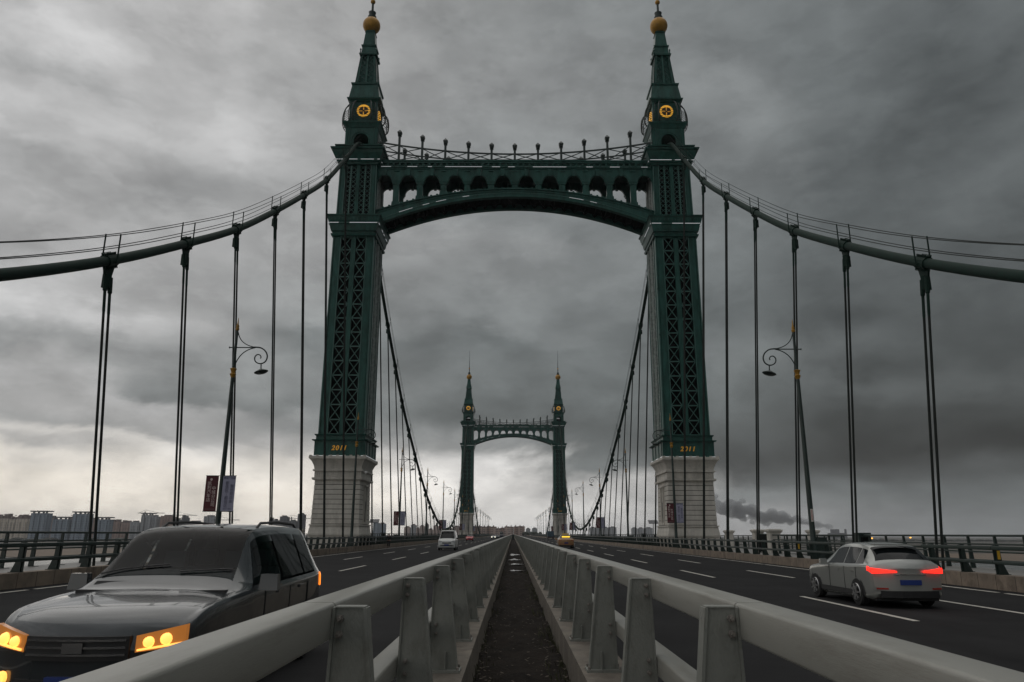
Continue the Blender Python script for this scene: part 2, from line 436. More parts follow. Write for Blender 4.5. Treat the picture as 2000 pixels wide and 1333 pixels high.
# ------------------------------------------------------------------ mesh builder
class MB:
    def __init__(s):
        s.v = []; s.f = []; s.m = []; s.mi = 0

    def add(s, vs, fs):
        o = len(s.v)
        s.v += [tuple(p) for p in vs]
        s.f += [tuple(i + o for i in f) for f in fs]
        s.m += [s.mi] * len(fs)

    def box(s, x0, x1, y0, y1, z0, z1):
        s.add([(x0, y0, z0), (x1, y0, z0), (x1, y1, z0), (x0, y1, z0), (x0, y0, z1), (x1, y0, z1), (x1, y1, z1), (x0, y1, z1)],
              [(0, 3, 2, 1), (4, 5, 6, 7), (0, 1, 5, 4), (1, 2, 6, 5), (2, 3, 7, 6), (3, 0, 4, 7)])

    def fru(s, z0, hx0, hy0, z1, hx1, hy1, cx=0, cy=0):
        s.add([(cx - hx0, cy - hy0, z0), (cx + hx0, cy - hy0, z0), (cx + hx0, cy + hy0, z0), (cx - hx0, cy + hy0, z0),
               (cx - hx1, cy - hy1, z1), (cx + hx1, cy - hy1, z1), (cx + hx1, cy + hy1, z1), (cx - hx1, cy + hy1, z1)],
              [(0, 3, 2, 1), (4, 5, 6, 7), (0, 1, 5, 4), (1, 2, 6, 5), (2, 3, 7, 6), (3, 0, 4, 7)])

    def stack(s, prof, d=0.0, cx=0, cy=0):
        """prof: (z, hx, hy) rings, closed top and bottom"""
        for a, b in zip(prof[:-1], prof[1:]):
            s.fru(a[0], a[1], a[2], b[0], b[1], b[2], cx, cy)

    def bar(s, p0, p1, wd, ht=None, up=(0, 0, 1)):
        ht = ht or wd
        a = Vector(p0); b = Vector(p1); d = (b - a)
        if d.length < 1e-6: return
        d.normalize(); u = Vector(up)
        if abs(d.dot(u)) > 0.99: u = Vector((0, 1, 0))
        r = d.cross(u).normalized() * wd / 2
        q = r.cross(d).normalized() * ht / 2
        vs = [a - r - q, a + r - q, a + r + q, a - r + q, b - r - q, b + r - q, b + r + q, b - r + q]
        s.add(vs, [(0, 1, 2, 3), (7, 6, 5, 4), (0, 4, 5, 1), (1, 5, 6, 2), (2, 6, 7, 3), (3, 7, 4, 0)])

    def tube(s, pts, r, n=8, cap=True):
        pts = [Vector(p) for p in pts]
        if not isinstance(r, (list, tuple)): r = [r] * len(pts)
        o = []
        prev = None
        for i, p in enumerate(pts):
            d = (pts[min(i + 1, len(pts) - 1)] - pts[max(i - 1, 0)]).normalized()
            if prev is None:
                u = Vector((0, 0, 1)) if abs(d.z) < 0.95 else Vector((1, 0, 0))
                a = d.cross(u).normalized()
            else:
                a = (prev - d * prev.dot(d)).normalized()
            prev = a
            b = d.cross(a)
            for k in range(n):
                t = 2 * pi * k / n
                o.append(p + (a * cos(t) + b * sin(t)) * r[i])
        fs = []
        for i in range(len(pts) - 1):
            for k in range(n):
                fs.append((i * n + k, i * n + (k + 1) % n, (i + 1) * n + (k + 1) % n, (i + 1) * n + k))
        if cap:
            fs.append(tuple(range(n - 1, -1, -1))); fs.append(tuple((len(pts) - 1) * n + k for k in range(n)))
        s.add(o, fs)

    def lathe(s, prof, n=16, c=(0, 0, 0), ax='z'):
        o = []; fs = []
        for (r, z) in prof:
            for k in range(n):
                t = 2 * pi * k / n
                p = (r * cos(t), r * sin(t), z)
                if ax == 'y': p = (p[0], p[2], p[1])
                if ax == 'x': p = (p[2], p[0], p[1])
                o.append((p[0] + c[0], p[1] + c[1], p[2] + c[2]))
        for i in range(len(prof) - 1):
            for k in range(n):
                fs.append((i * n + k, i * n + (k + 1) % n, (i + 1) * n + (k + 1) % n, (i + 1) * n + k))
        fs.append(tuple(range(n - 1, -1, -1))); fs.append(tuple((len(prof) - 1) * n + k for k in range(n)))
        s.add(o, fs)

    def prism(s, poly, y0, y1, ax='y'):
        """poly in (x,z), extruded along y (ax='y') or poly in (y,z) extruded along x"""
        n = len(poly)
        if ax == 'y':
            vs = [(a, y0, b) for a, b in poly] + [(a, y1, b) for a, b in poly]
        elif ax == 'x':
            vs = [(y0, a, b) for a, b in poly] + [(y1, a, b) for a, b in poly]
        else:
            vs = [(a, b, y0) for a, b in poly] + [(a, b, y1) for a, b in poly]
        fs = [tuple(range(n)), tuple(range(2 * n - 1, n - 1, -1))]
        fs += [(i, i + n, (i + 1) % n + n, (i + 1) % n) for i in range(n)]
        s.add(vs, fs)

    def quadstrip(s, A, B):
        n = len(A)
        s.add(list(A) + list(B), [(i, i + 1, n + i + 1, n + i) for i in range(n - 1)])

    def mesh(s, name, mats, smooth=None, fix=True):
        me = bpy.data.meshes.new(name)
        me.from_pydata(s.v, [], s.f)
        if not isinstance(mats, (list, tuple)): mats = [mats]
        for m in mats: me.materials.append(m)
        for p, mi in zip(me.polygons, s.m): p.material_index = mi
        me.validate()
        if fix:
            import bmesh
            bm = bmesh.new(); bm.from_mesh(me)
            if smooth is not None: bmesh.ops.remove_doubles(bm, verts=bm.verts, dist=1e-5)
            bmesh.ops.recalc_face_normals(bm, faces=bm.faces)
            bm.to_mesh(me); bm.free()
        if smooth is not None:
            me.shade_smooth()
            try:
                me.set_sharp_from_angle(angle=radians(smooth))
            except Exception:
                pass
        return me

    def obj(s, name, mats, parent=None, loc=(0, 0, 0), smooth=None, fix=True):
        return link(name, s.mesh(name, mats, smooth, fix), parent, loc)


def link(name, me, parent=None, loc=(0, 0, 0), rot=(0, 0, 0)):
    o = bpy.data.objects.new(name, me)
    COL.objects.link(o)
    o.location = loc; o.rotation_euler = rot
    if parent: o.parent = parent
    return o


def tag(o, label=None, cat=None, group=None, kind=None):
    if label: o['label'] = label
    if cat: o['category'] = cat
    if group: o['group'] = group
    if kind: o['kind'] = kind
    return o


def empty(name, loc, label, cat, group=None, rz=0):
    o = bpy.data.objects.new(name, None)
    COL.objects.link(o)
    o.location = loc; o.rotation_euler = (0, 0, rz)
    o.empty_display_size = 0.3
    return tag(o, label, cat, group)


def text_mesh(txt, size, material, depth=0.01, shear=0.0, vertical=False, spc=1.0, bold=0.0):
    cu = bpy.data.curves.new('text', 'FONT')
    cu.body = '\n'.join(txt) if vertical else txt
    cu.size = size; cu.extrude = depth; cu.shear = shear
    cu.align_x = 'CENTER'; cu.align_y = 'CENTER'
    cu.space_character = spc; cu.offset = bold
    if vertical: cu.space_line = 0.95
    o = bpy.data.objects.new('text', cu)
    COL.objects.link(o)
    dg = bpy.context.evaluated_depsgraph_get()
    me = bpy.data.meshes.new_from_object(o.evaluated_get(dg))
    bpy.data.objects.remove(o)
    me.materials.clear(); me.materials.append(material)
    # stand it up: XY plane -> XZ plane facing -Y
    me.transform(Matrix.Rotation(radians(90), 4, 'X'))
    return me


ORD = ['first', 'second', 'third', 'fourth', 'fifth', 'sixth', 'seventh', 'eighth', 'ninth', 'tenth', 'eleventh', 'twelfth', 'thirteenth', 'fourteenth', 'fifteenth', 'sixteenth', 'seventeenth', 'eighteenth', 'nineteenth', 'twentieth', 'twenty-first', 'twenty-second', 'twenty-third', 'twenty-fourth', 'twenty-fifth', 'twenty-sixth', 'twenty-seventh', 'twenty-eighth', 'twenty-ninth', 'thirtieth']
Y_A, Y_B = 84.0, 310.0          # the two towers
SIDE = {-1: 'left', 1: 'right'}

# ================================================================== SETTING
m = MB(); m.box(-6500, 6500, -2000, 7000, -16, -12)
GROUND = mat('plain_soil', (0.048, 0.042, 0.033), 0.9, 0, 0.5, 0.006, dirt=(0.03, 0.036, 0.022), dscale=0.012, damt=0.9)
tag(m.obj('ground', GROUND), kind='structure')
WATER = mat('river_water', (0.10, 0.105, 0.10), 0.22, 0, 0.1, 0.05, 0.25, 0.8)
m = MB()
npt = 90
near = []; far = []
for i in range(npt):
    x = -6000 + 12000 * i / (npt - 1)
    near.append((x, -500 + 30 * sin(i * 0.7), -11.9))
    far.append((x, 470 + 25 * sin(i * 0.9) + 14 * sin(i * 2.3 + 1) + (0 if x < 0 else -40), -11.9))
m.quadstrip(near, far)
tag(m.obj('river', WATER), kind='structure')
m = MB()
TANM = mat('sand_bank', (0.125, 0.092, 0.064), 0.9, 0, 0.3, 0.05)
a = []; b = []
for i in range(npt):
    x = -6000 + 12000 * i / (npt - 1)
    a.append((x, 430 + 22 * sin(i * 1.3) + (18 if x < 0 else -20), -11.7))
    b.append((x, 640 + 40 * sin(i * 0.5), -11.7))
m.quadstrip(a, b)
tag(m.obj('river_bank', TANM), kind='structure')

R0, R1X = 0.98, 16.1         # road between median kerb and side kerb
YN, YF = -25.0, 900.0
m = MB(); m.box(-23.6, 23.6, YN, YF, -2.2, -0.3)
for s in (-1, 1):
    for yc in (Y_A, Y_B):
        x0, x1 = sorted((s * 23.6, s * 28.5))
        m.box(x0, x1, yc - 21, yc + 21, -2.0, -0.32)
tag(m.obj('bridge_deck', ASPH), kind='structure')
for s in (-1, 1):
    m = MB(); x0, x1 = sorted((s * R0, s * R1X)); m.box(x0, x1, YN, YF, -0.3, 0.0)
    tag(m.obj('road', ROADM), kind='structure')
    m = MB(); x0, x1 = sorted((s * 0.53, s * R0)); m.box(x0, x1, YN, YF, -0.3, 0.55)
    tag(m.obj('median_kerb', ASPH), kind='structure')
    m = MB(); x0, x1 = sorted((s * R1X, s * 16.62)); m.box(x0, x1, YN, YF, -0.3, 0.48)
    tag(m.obj('kerb', KERBM), kind='structure')
    m = MB(); x0, x1 = sorted((s * 16.62, s * 22.3)); m.box(x0, x1, YN, YF, -0.3, 0.28)
    for yc in (Y_A, Y_B):
        x0, x1 = sorted((s * 22.3, s * 28.3))
        m.box(x0, x1, yc - 20.5, yc + 20.5, -0.32, 0.276)
    tag(m.obj('sidewalk', PAVE), kind='structure')
# soil in the median, uneven
m = MB()
nx, ny = 9, 330
vs = []
for j in range(ny):
    y = YN + (120 - YN) * j / (ny - 1)
    for i in range(nx):
        x = -0.53 + 1.06 * i / (nx - 1)
        z = 0.19 + 0.03 * sin(y * 1.9 + i) + 0.025 * sin(y * 5.1 - i * 1.7) + random.uniform(-0.012, 0.012) + 0.05 * abs(x) * abs(sin(y * 0.8))
        vs.append((x, y, z))
m.add(vs, [(j * nx + i, j * nx + i + 1, (j + 1) * nx + i + 1, (j + 1) * nx + i) for j in range(ny - 1) for i in range(nx - 1)])
m.box(-0.53, 0.53, 120, YF, 0.0, 0.2)
tag(m.obj('median_soil', SOIL, smooth=40), kind='structure')
# rainwater standing in the median
PUD = mat('puddle_water', (0.02, 0.018, 0.016), 0.16, 0, 0.3, 6, 0.5, 14, spec=0.3)
m = MB()
for (y, x, ry, rx) in [(33, 0.0, 0.5, 0.3), (40, 0.05, .8, 0.35), (47, 0, 1.4, 0.35), (58, 0, 2.5, 0.4)]:
    p = []
    for k in range(18):
        t = 2 * pi * k / 18
        q = .8 + 0.32 * sin(3 * t + y) + 0.2 * sin(7 * t + y) + .1 * sin(11 * t)
        p.append((x + rx * q * cos(t), y + ry * q * sin(t), 0.245))
    m.add(p, [tuple(range(18))])
tag(m.obj('puddles', PUD), kind='structure')
# fallen leaves and weeds
m = MB()
for k in range(900):
    y = 2.5 + 40 * random.random() ** 1.6
    x = random.choice((-1, 1)) * (0.51 - 0.46 * random.random() ** 1.7)
    z = 0.235 + random.random() * 0.035
    r = random.uniform(0.008, 0.026); a0 = random.uniform(0, 6.28); tl = random.uniform(-0.6, 0.6)
    vs = []
    for i in range(5):
        t = a0 + 2 * pi * i / 5
        vs.append((x + r * cos(t), y + 1.4 * r * sin(t), z + tl * r * cos(t)))
    m.add(vs, [(0, 1, 2, 3, 4)])
tag(m.obj('fallen_leaves', LEAF, fix=False), 'dead leaves and litter scattered over the dark soil of the median', 'leaves', kind='stuff')
m = MB()
for k in range(1100):
    y = 2.5 + 30 * random.random() ** 1.3
    sx = 1 if random.random() < 0.72 else -1
    x = sx * (0.52 - 0.22 * random.random() ** 2)
    if sin(y * 1.7) + sin(y * 0.6 + 1) < -0.2: continue
    h = random.uniform(0.05, 0.17); dx = random.uniform(-0.06, 0.06); dy = random.uniform(-0.06, 0.06)
    m.add([(x - 0.004, y, 0.2), (x + 0.004, y, 0.2), (x + dx * .5 + .002, y + dy * .5, 0.2 + h * .6), (x + dx, y + dy, 0.2 + h)], [(0, 1, 2), (0, 2, 3)])
tag(m.obj('weeds', GRASSM, fix=False), 'sparse dry weeds along the foot of the median kerbs', 'weeds', kind='stuff')

# lane markings
m = MB()
for s in (-1, 1):
    for li, X in enumerate((4.95, 8.43, 11.8)):
        y = (0.4 if s > 0 else 4.8)
        while y < 620:
            y0 = max(y, 1.0); m.box(s * X - 0.075, s * X + 0.075, y0, y + 6.4, -0.02, 0.004)
            y += 16.2
    y = 2.0
    while y < 600:
        m.box(s * 15.35 - 0.08, s * 15.35 + 0.08, y, y + 7.2, -0.02, 0.004)
        y += 7.6
tag(m.obj('lane_markings', WHITE), kind='structure')

# ================================================================== GUARD RAILS
def rounded(x0, x1, z0, z1, r=0.013):
    pts = []
    for cx, cz, a0 in ((x1 - r, z1 - r, 0), (x0 + r, z1 - r, 90), (x0 + r, z0 + r, 180), (x1 - r, z0 + r, 270)):
        for k in range(4):
            t = radians(a0 + k * 30)
            pts.append((cx + r * cos(t), cz + r * sin(t)))
    return pts


def post_mesh(s, far=False):
    """s: road side direction; origin at kerb top, road flange at x = s*0.825"""
    m = MB()
    xm0, xm1, xr = 0.600, 0.697, 0.818
    z0, z1 = 0.0, 0.908
    # web plates
    poly = [(s * xm0, z0 + 0.02), (s * 0.850, z0 + 0.02), (s * xr, z1), (s * xm1, z1)]
    m.prism(poly, -0.03, 0.03)
    if far: return m.mesh('post', POSTM)
    # edge flanges, slightly wider than the web, give the H section
    m.bar((s * xm0, 0, z0 + 0.02), (s * xm1, 0, z1), 0.014, 0.085, up=(0, 1, 0))
    m.bar((s * 0.853, 0, z0 + 0.02), (s * (xr + .003), 0, z1 + .003), 0.012, 0.085, up=(0, 1, 0))
    m.box(min(s * xm1, s * xr), max(s * xm1, s * xr), -0.036, 0.036, z1, z1 + 0.006)
    # base plate
    x0, x1 = sorted((s * (xm0 - 0.03), s * (xr + 0.085)))
    m.box(x0, x1, -0.11, 0.11, 0.0, 0.022)
    # stiffener rib
    m.box(min(s * 0.70, s * 0.712), max(s * 0.70, s * 0.712), -0.085, -0.03, 0.022, 0.17)
    m.mi = 1
    for zz in (0.868, 0.808, 0.40, 0.325):
        m.lathe([(0.0155, 0), (0.0155, -0.014), (0.008, -0.015), (0.008, -0.032)], 6, (s * (xr - 0.022), -0.031, zz), 'y')
    for xx in (xm0 - 0.008, xr + 0.05):
        for yy in (-0.085, 0.085):
            m.lathe([(0.013, 0), (0.013, 0.022), (0.006, 0.03)], 6, (s * xx, yy, 0.022))
    return m.mesh('post', [POSTM, BOLTM])


for s in (-1, 1):
    g = empty('guardrail', (0, 0, 0.55), 'pale grey steel guard rail with tapered posts on the %s edge of the median' % SIDE[s], 'guard rail', 'guard rails along the median')
    for (za, zb, nm, xo) in ((0.785, 0.925, 'top_rail', .830), (0.30, 0.425, 'lower_rail', .850)):
        x0, x1 = sorted((s * xo, s * (xo + .145)))
        m = MB()
        y = -8.72 if s > 0 else -8.78
        while y < 700:
            ln = 6.0 if y < 90 else 60.0
            m.prism(rounded(x0, x1, za, zb), y, y + ln - 0.012)
            y += ln
        m.obj(nm, RAILM, g, smooth=35)
    pm = post_mesh(s); pf = post_mesh(s, True)
    y0 = 3.26 if s > 0 else 3.2
    for k in range(100):
        link('post', pm if k < 40 else pf, g, (0, y0 - 4 + 2 * k, 0))
    m = MB()
    for k in range(100, 330):
        y = y0 - 4 + 2 * k
        m.prism([(s * 0.60, 0), (s * 0.845, 0), (s * 0.815, .905), (s * 0.70, .905)], y - 0.05, y + 0.05)
    tag(m.obj('post', POSTM, g), kind='stuff')

# green traffic barriers beside the footways
REFL = mat('yellow_reflector', (0.65, 0.38, 0.02), 0.4)


def barrier_post(s):
    m = MB()
    m.prism([(s * 0.02, 0), (s * 0.34, 0), (s * 0.30, 0.10), (s * 0.17, 0.42), (s * 0.13, 0.97), (s * 0.0, 0.97), (s * 0.0, 0.5)], -0.055, 0.055)
    x0, x1 = sorted((s * -0.02, s * 0.38))
    m.box(x0, x1, -0.10, 0.10, 0, 0.02)
    m.bar((s * 0.02, -0.0, 0.02), (s * 0.0, 0, 0.95), 0.02, 0.15, up=(s, 0, 0))
    return m.mesh('post', IRON)


for s in (-1, 1):
    g = empty('traffic_barrier', (s * 16.2, 0, 0.48), 'dark green two-rail steel barrier on the stone kerb along the %s carriageway' % SIDE[s], 'barrier', 'dark green roadside barriers')
    for (za, zb, nm) in ((0.80, 0.93, 'top_rail'), (0.34, 0.45, 'lower_rail')):
        m = MB(); y = -10.
        while y < 700:
            ln = 6.0 if y < 90 else 60.0
            x0, x1 = sorted((s * -0.13, s * 0.0)); m.prism(rounded(x0, x1, za, zb), y, y + ln - 0.02); y += ln
        m.obj(nm, IRON, g, smooth=35)
    pm = barrier_post(s)
    for k in range(100):
        o = link('post', pm, g, (0, (20.0 if s > 0 else 19.3) + 2 * k, 0))
    m = MB()
    for k in range(100, 330):
        y = 20 + 2 * k
        m.prism([(0, 0), (s * 0.3, 0), (s * 0.13, 0.97), (0, 0.97)], y - 0.05, y + 0.05)
    tag(m.obj('post', IRON, g), kind='stuff')
    for y in ((25.93, 44.0) if s > 0 else (23.3,)):
        m = MB(); m.box(-0.05, 0.05, -0.004, 0, 0.5, 0.78); m.obj('reflector', REFL, g, (s * 0.09, y, 0) if False else (s * 0.08, (26.0 if y < 30 and s > 0 else y) - 0.06, 0))


# outer railings
def outer_post(s):
    m = MB()
    m.prism([(s * 0.0, 0), (s * 0.22, 0), (s * 0.10, 1.45), (s * 0.0, 1.45)], -0.045, 0.045)
    m.box(-0.13, 0.2, -0.09, 0.09, 0, 0.02)
    return m.mesh('post', IRON)


for s in (-1, 1):
    segs = [(20, Y_A - 20.5, 'before the near tower'), (Y_A + 20.5, Y_B - 20.5, 'between the two towers'), (Y_B + 20.5, 700, 'beyond the far tower')]
    for (ya, yb, wh) in segs:
        g = empty('outer_railing', (s * 21.5, ya, 0.28), 'dark four-rail parapet along the outer %s edge of the footway %s' % (SIDE[s], wh), 'railing', 'outer bridge railings')
        m = MB(); m.prism(rounded(-0.07, 0.07, 1.42, 1.52, 0.03), 0, yb - ya); m.obj('handrail', IRON, g, smooth=40)
        for z in (0.35, 0.72, 1.06):
            m = MB(); m.prism(rounded(-0.035, 0.035, z, z + 0.07, 0.02), 0, yb - ya); m.obj('rail', IRON, g, smooth=40)
        pm = outer_post(s)
        n = int((yb - ya) / 2) + 1
        n1 = min(n, 90)
        for k in range(n1): link('post', pm, g, (0, 0.4 + 2 * k, 0))
        if n > n1:
            m = MB()
            for k in range(n1, n):
                m.box(-0.02, 0.14, 0.4 + 2 * k - 0.045, 0.4 + 2 * k + 0.045, 0, 1.45)
            tag(m.obj('post', IRON, g), kind='stuff')


# ================================================================== TOWER MESHES
def pier_profile(m, prof, k=1.15):
    m.stack([(z, h, h * k) for z, h in prof])


def build_leg_meshes():
    P = {}
    K = 1.2
    # --- stone base
    m = MB()
    m.box(-2.3, 2.3, -3.0, 3.0, -13, 0.1)
    pier_profile(m, [(0.1, 2.66), (1.55, 2.66)], K)
    pier_profile(m, [(1.55, 2.78), (1.72, 2.78)], K)
    pier_profile(m, [(1.72, 2.74), (2.15, 2.68), (2.55, 2.60)], K)
    pier_profile(m, [(2.55, 2.70), (2.70, 2.70)], K)
    # rusticated courses, each with a groove
    z = 2.70; n = 9; h = (7.35 - 2.70) / n
    for i in range(n):
        b0 = 2.56 - 0.012 * i
        m.mi = 1
        pier_profile(m, [(z, b0 - 0.05), (z + 0.06, b0 - 0.05)], K)
        m.mi = 0
        pier_profile(m, [(z + 0.06, b0), (z + h, b0 - 0.012)], K)
        z += h
    # raised central field with its vertical joints on each face
    for sx in (-1, 1):
        for t in (-0.95, 0.95):
            pass
    pier_profile(m, [(7.35, 2.66), (7.45, 2.72), (7.60, 2.72)], K)
    pier_profile(m, [(7.60, 2.52), (8.30, 2.52)], K)
    pier_profile(m, [(8.30, 2.68), (8.46, 2.68)], K)
    # flutes in the frieze
    for i in range(22):
        x = -2.25 + 4.5 * i / 21
        for sy in (-1, 1):
            y0, y1 = sorted((sy * 2.52 * K, sy * (2.52 * K + 0.06)))
            m.box(x - 0.065, x + 0.065, y0, y1, 7.66, 8.24)
    # cove cornice
    cove = []
    for i in range(7):
        t = i / 6 * pi / 2
        cove.append((8.46 + 1.0 * sin(t) if False else 8.46 + 1.02 * (i / 6), 2.55 + 0.36 * (1 - cos(t))))
    pier_profile(m, cove, K)
    pier_profile(m, [(9.48, 2.98), (9.58, 3.0)], K)
    pier_profile(m, [(9.58, 3.08), (9.86, 3.08)], K)
    # antefix blocks on the ledge
    for i in range(9):
        x = -2.9 + 5.8 * i / 8
        for sy in (-1, 1):
            m.box(x - 0.14, x + 0.14, sy * 3.62 - 0.06, sy * 3.62 + 0.06, 9.86, 9.97)
    P['stone_base'] = m.mesh('stone_base', [STONE, JOINT])
    # niche frame with its slit on the inner and outer sides
    P['niche_frame'] = []; P['slit_window'] = []
    for sx in (-1, 1):
        m = MB()
        for (ya, yb, za, zb, pr) in ((-0.75, -0.55, 2.85, 6.9, 0.10), (0.55, 0.75, 2.85, 6.9, 0.10), (-0.9, 0.9, 6.8, 7.0, 0.16), (-0.9, 0.9, 2.75, 2.95, 0.16)):
            x0, x1 = sorted((sx * 2.45, sx * (2.56 + pr)))
            m.box(x0, x1, ya, yb, za, zb)
        P['niche_frame'].append(m.mesh('niche_frame', STONE))
        m = MB()
        x0, x1 = sorted((sx * 2.40, sx * 2.575)); m.box(x0, x1, -0.28, 0.28, 3.0, 5.2)
        P['slit_window'].append(m.mesh('slit_window', BLACKP))

    # --- steel pedestal
    m = MB(); K2 = 1.15
    pier_profile(m, [(9.86, 2.80), (11.55, 2.80)], K2)
    pier_profile(m, [(11.55, 3.0), (11.68, 3.06)], K2)
    pier_profile(m, [(11.68, 2.70), (12.12, 2.70)], K2)
    pier_profile(m, [(12.12, 2.78), (12.28, 2.86)], K2)
    for sx in (-1, 1):      # side panels
        for y in (-2.6, -0.9, 0.9, 2.6):
            x0, x1 = sorted((sx * 2.78, sx * 2.86)); m.box(x0, x1, y - 0.1, y + 0.1, 9.95, 11.5)
    P['pedestal'] = m.mesh('pedestal', STEEL)

    # --- shafts (4 faces): corner posts, centre pilasters, X bracing
    def shaft(zb, zt, hb, ht, rows, kind, fr):
        body = MB(); lats = []; core = MB()
        A, B, C = fr   # half extents as fraction of hw: corner pilaster starts, centre pilaster half
        for face in range(4):
            lat = MB(); lats.append(lat)
            ang = face * pi / 2
            ca, sa = cos(ang), sin(ang)

            def P3(u, z, dep):
                t = (z - zb) / (zt - zb)
                h = hb + (ht - hb) * t
                hx, hy = (h, h * K2)
                wu, wd = (hx, hy) if face % 2 == 0 else (hy, hx)
                x = u * wu; y = -(wd - dep)
                return (x * ca - y * sa, x * sa + y * ca, z)
            # corner post (belongs to this face's left and right), centre pilaster
            for (ua, ub, d0, d1) in ((-1.0, -A, 0.0, 0.22), (A, 1.0, 0.0, 0.22), (-C, C, 0.02, 0.2)):
                v = [P3(ua, zb, d0), P3(ub, zb, d0), P3(ub, zt, d0), P3(ua, zt, d0), P3(ua, zb, d1), P3(ub, zb, d1), P3(ub, zt, d1), P3(ua, zt, d1)]
                body.add(v, [(0, 1, 2, 3), (7, 6, 5, 4), (0, 4, 5, 1), (3, 2, 6, 7), (0, 3, 7, 4), (1, 5, 6, 2)])
            # raised edge strips on the pilasters, paler to paint their highlights
            for ue in (-0.985, -A - 0.02, A + 0.02, 0.985):
                body.mi = 1; body.bar(P3(ue, zb, -0.012), P3(ue, zt, -0.012), 0.085, 0.07, up=(sa, -ca, 0)); body.mi = 0
            for (ua, ub) in ((-A, -C), (C, A)):
                if kind == 'x':
                    for r in range(rows + 1):
                        z = zb + (zt - zb) * r / rows
                        z = min(max(z, zb + 0.06), zt - 0.06)
                        lat.bar(P3(ua, z, 0.13), P3(ub, z, 0.13), 0.13, 0.12)
                    for r in range(rows):
                        z0 = zb + (zt - zb) * r / rows; z1 = zb + (zt - zb) * (r + 1) / rows
                        lat.bar(P3(ua, z0, 0.15), P3(ub, z1, 0.15), 0.08, 0.09, up=(sa, -ca, 0))
                        lat.bar(P3(ub, z0, 0.11), P3(ua, z1, 0.11), 0.08, 0.09, up=(sa, -ca, 0))
                else:
                    um = (ua + ub) / 2
                    lat.bar(P3(um, zb, 0.1), P3(um, zt, 0.1), 0.16, 0.1, up=(sa, -ca, 0))
                    for (p, q) in ((ua, um), (um, ub)):
                        for r in range(rows):
                            z0 = zb + (zt - zb) * r / rows; z1 = zb + (zt - zb) * (r + 1) / rows
                            lat.bar(P3(p, z0, 0.15), P3(q, z1, 0.15), 0.05, 0.06, up=(sa, -ca, 0))
                            lat.bar(P3(q, z0, 0.12), P3(p, z1, 0.12), 0.05, 0.06, up=(sa, -ca, 0))
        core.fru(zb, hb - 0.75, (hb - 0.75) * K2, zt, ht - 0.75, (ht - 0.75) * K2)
        return body, lats, core

    b, l, c = shaft(12.28, 35.7, 2.52, 2.40, 14, 'x', (0.60, 0, 0.115))
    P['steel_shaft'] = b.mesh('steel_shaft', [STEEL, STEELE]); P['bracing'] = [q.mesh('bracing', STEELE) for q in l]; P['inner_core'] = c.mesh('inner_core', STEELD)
    b, l, c = shaft(38.3, 45.1, 2.27, 2.20, 11, 'd', (0.68, 0, 0.10))
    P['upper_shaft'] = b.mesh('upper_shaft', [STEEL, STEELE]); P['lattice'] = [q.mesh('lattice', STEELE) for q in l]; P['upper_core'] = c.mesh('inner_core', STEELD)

    # --- middle cornice
    m = MB()
    pier_profile(m, [(35.7, 2.62), (35.95, 2.70)], K2)
    pier_profile(m, [(35.95, 2.50), (36.3, 2.52)], K2)
    pier_profile(m, [(36.3, 2.68), (36.5, 2.72)], K2)
    pier_profile(m, [(36.5, 2.74), (37.0, 2.82), (37.5, 3.0), (38.0, 3.1)], K2)
    pier_profile(m, [(38.0, 3.18), (38.16, 3.22)], K2)
    pier_profile(m, [(38.16, 2.5), (38.3, 2.45)], K2)
    for i in range(13):
        u = -2.6 + 5.2 * i / 12
        for sy in (-1, 1):
            m.box(u - 0.07, u + 0.07, sy * 3.42 - 0.1, sy * 3.42 + 0.1, 37.55, 37.95)
    P['cornice'] = m.mesh('cornice', STEEL)
    # --- crown cornice
    m = MB()
    pier_profile(m, [(45.1, 2.38), (45.35, 2.45)], K2)
    pier_profile(m, [(45.35, 2.55), (45.9, 2.78), (46.4, 2.98), (46.75, 3.06)], K2)
    pier_profile(m, [(46.75, 3.22), (46.95, 3.28)], K2)
    pier_profile(m, [(46.95, 2.65), (47.35, 2.6)], K2)
    pier_profile(m, [(47.35, 2.85), (47.5, 2.88)], K2)
    P['crown_cornice'] = m.mesh('crown_cornice', STEEL)

    # --- saddle house with four arched openings
    m = MB()
    h, zb, zt = 1.98, 47.5, 50.5
    ow, zs = 0.98, 48.75
    for face in range(4):
        ang = face * pi / 2; ca, sa = cos(ang), sin(ang)

        def Q(u, z, dep=0.0):
            y = -(h - dep)
            return (u * ca - y * sa, u * sa + y * ca, z)
        for (ua, ub, za, zc) in ((-h, -ow, zb, zt), (ow, h, zb, zt)):
            v = [Q(ua, za), Q(ub, za), Q(ub, zc), Q(ua, zc), Q(ua, za, .3), Q(ub, za, .3), Q(ub, zc, .3), Q(ua, zc, .3)]
            m.add(v, [(0, 1, 2, 3), (7, 6, 5, 4), (0, 4, 5, 1), (3, 2, 6, 7), (0, 3, 7, 4), (1, 5, 6, 2)])
        n = 14
        arc = [(-ow * cos(pi * i / n), zs + ow * sin(pi * i / n)) for i in range(n + 1)]
        for d in (0, .3):
            m.quadstrip([Q(u, z, d) for u, z in arc], [Q(u, zt, d) for u, z in arc])
        m.quadstrip([Q(u, z, 0) for u, z in arc], [Q(u, z, .3) for u, z in arc])
        # archivolt ring
        for rr, dd, ww in ((1.0, -0.03, 0.10), (1.22, -0.02, 0.06)):
            pts = [Q(-ow * rr * cos(pi * i / n), zs + ow * rr * sin(pi * i / n), dd) for i in range(n + 1)]
            pts = [Q(-ow * rr, zb + 0.1, dd)] + pts + [Q(ow * rr, zb + 0.1, dd)]
            m.tube(pts, ww, 5)
        for u in (-1.75, -1.5, 1.5, 1.75):
            m.bar(Q(u, zb, -0.03), Q(u, zt, -0.03), 0.10, 0.10, up=(sa, -ca, 0))
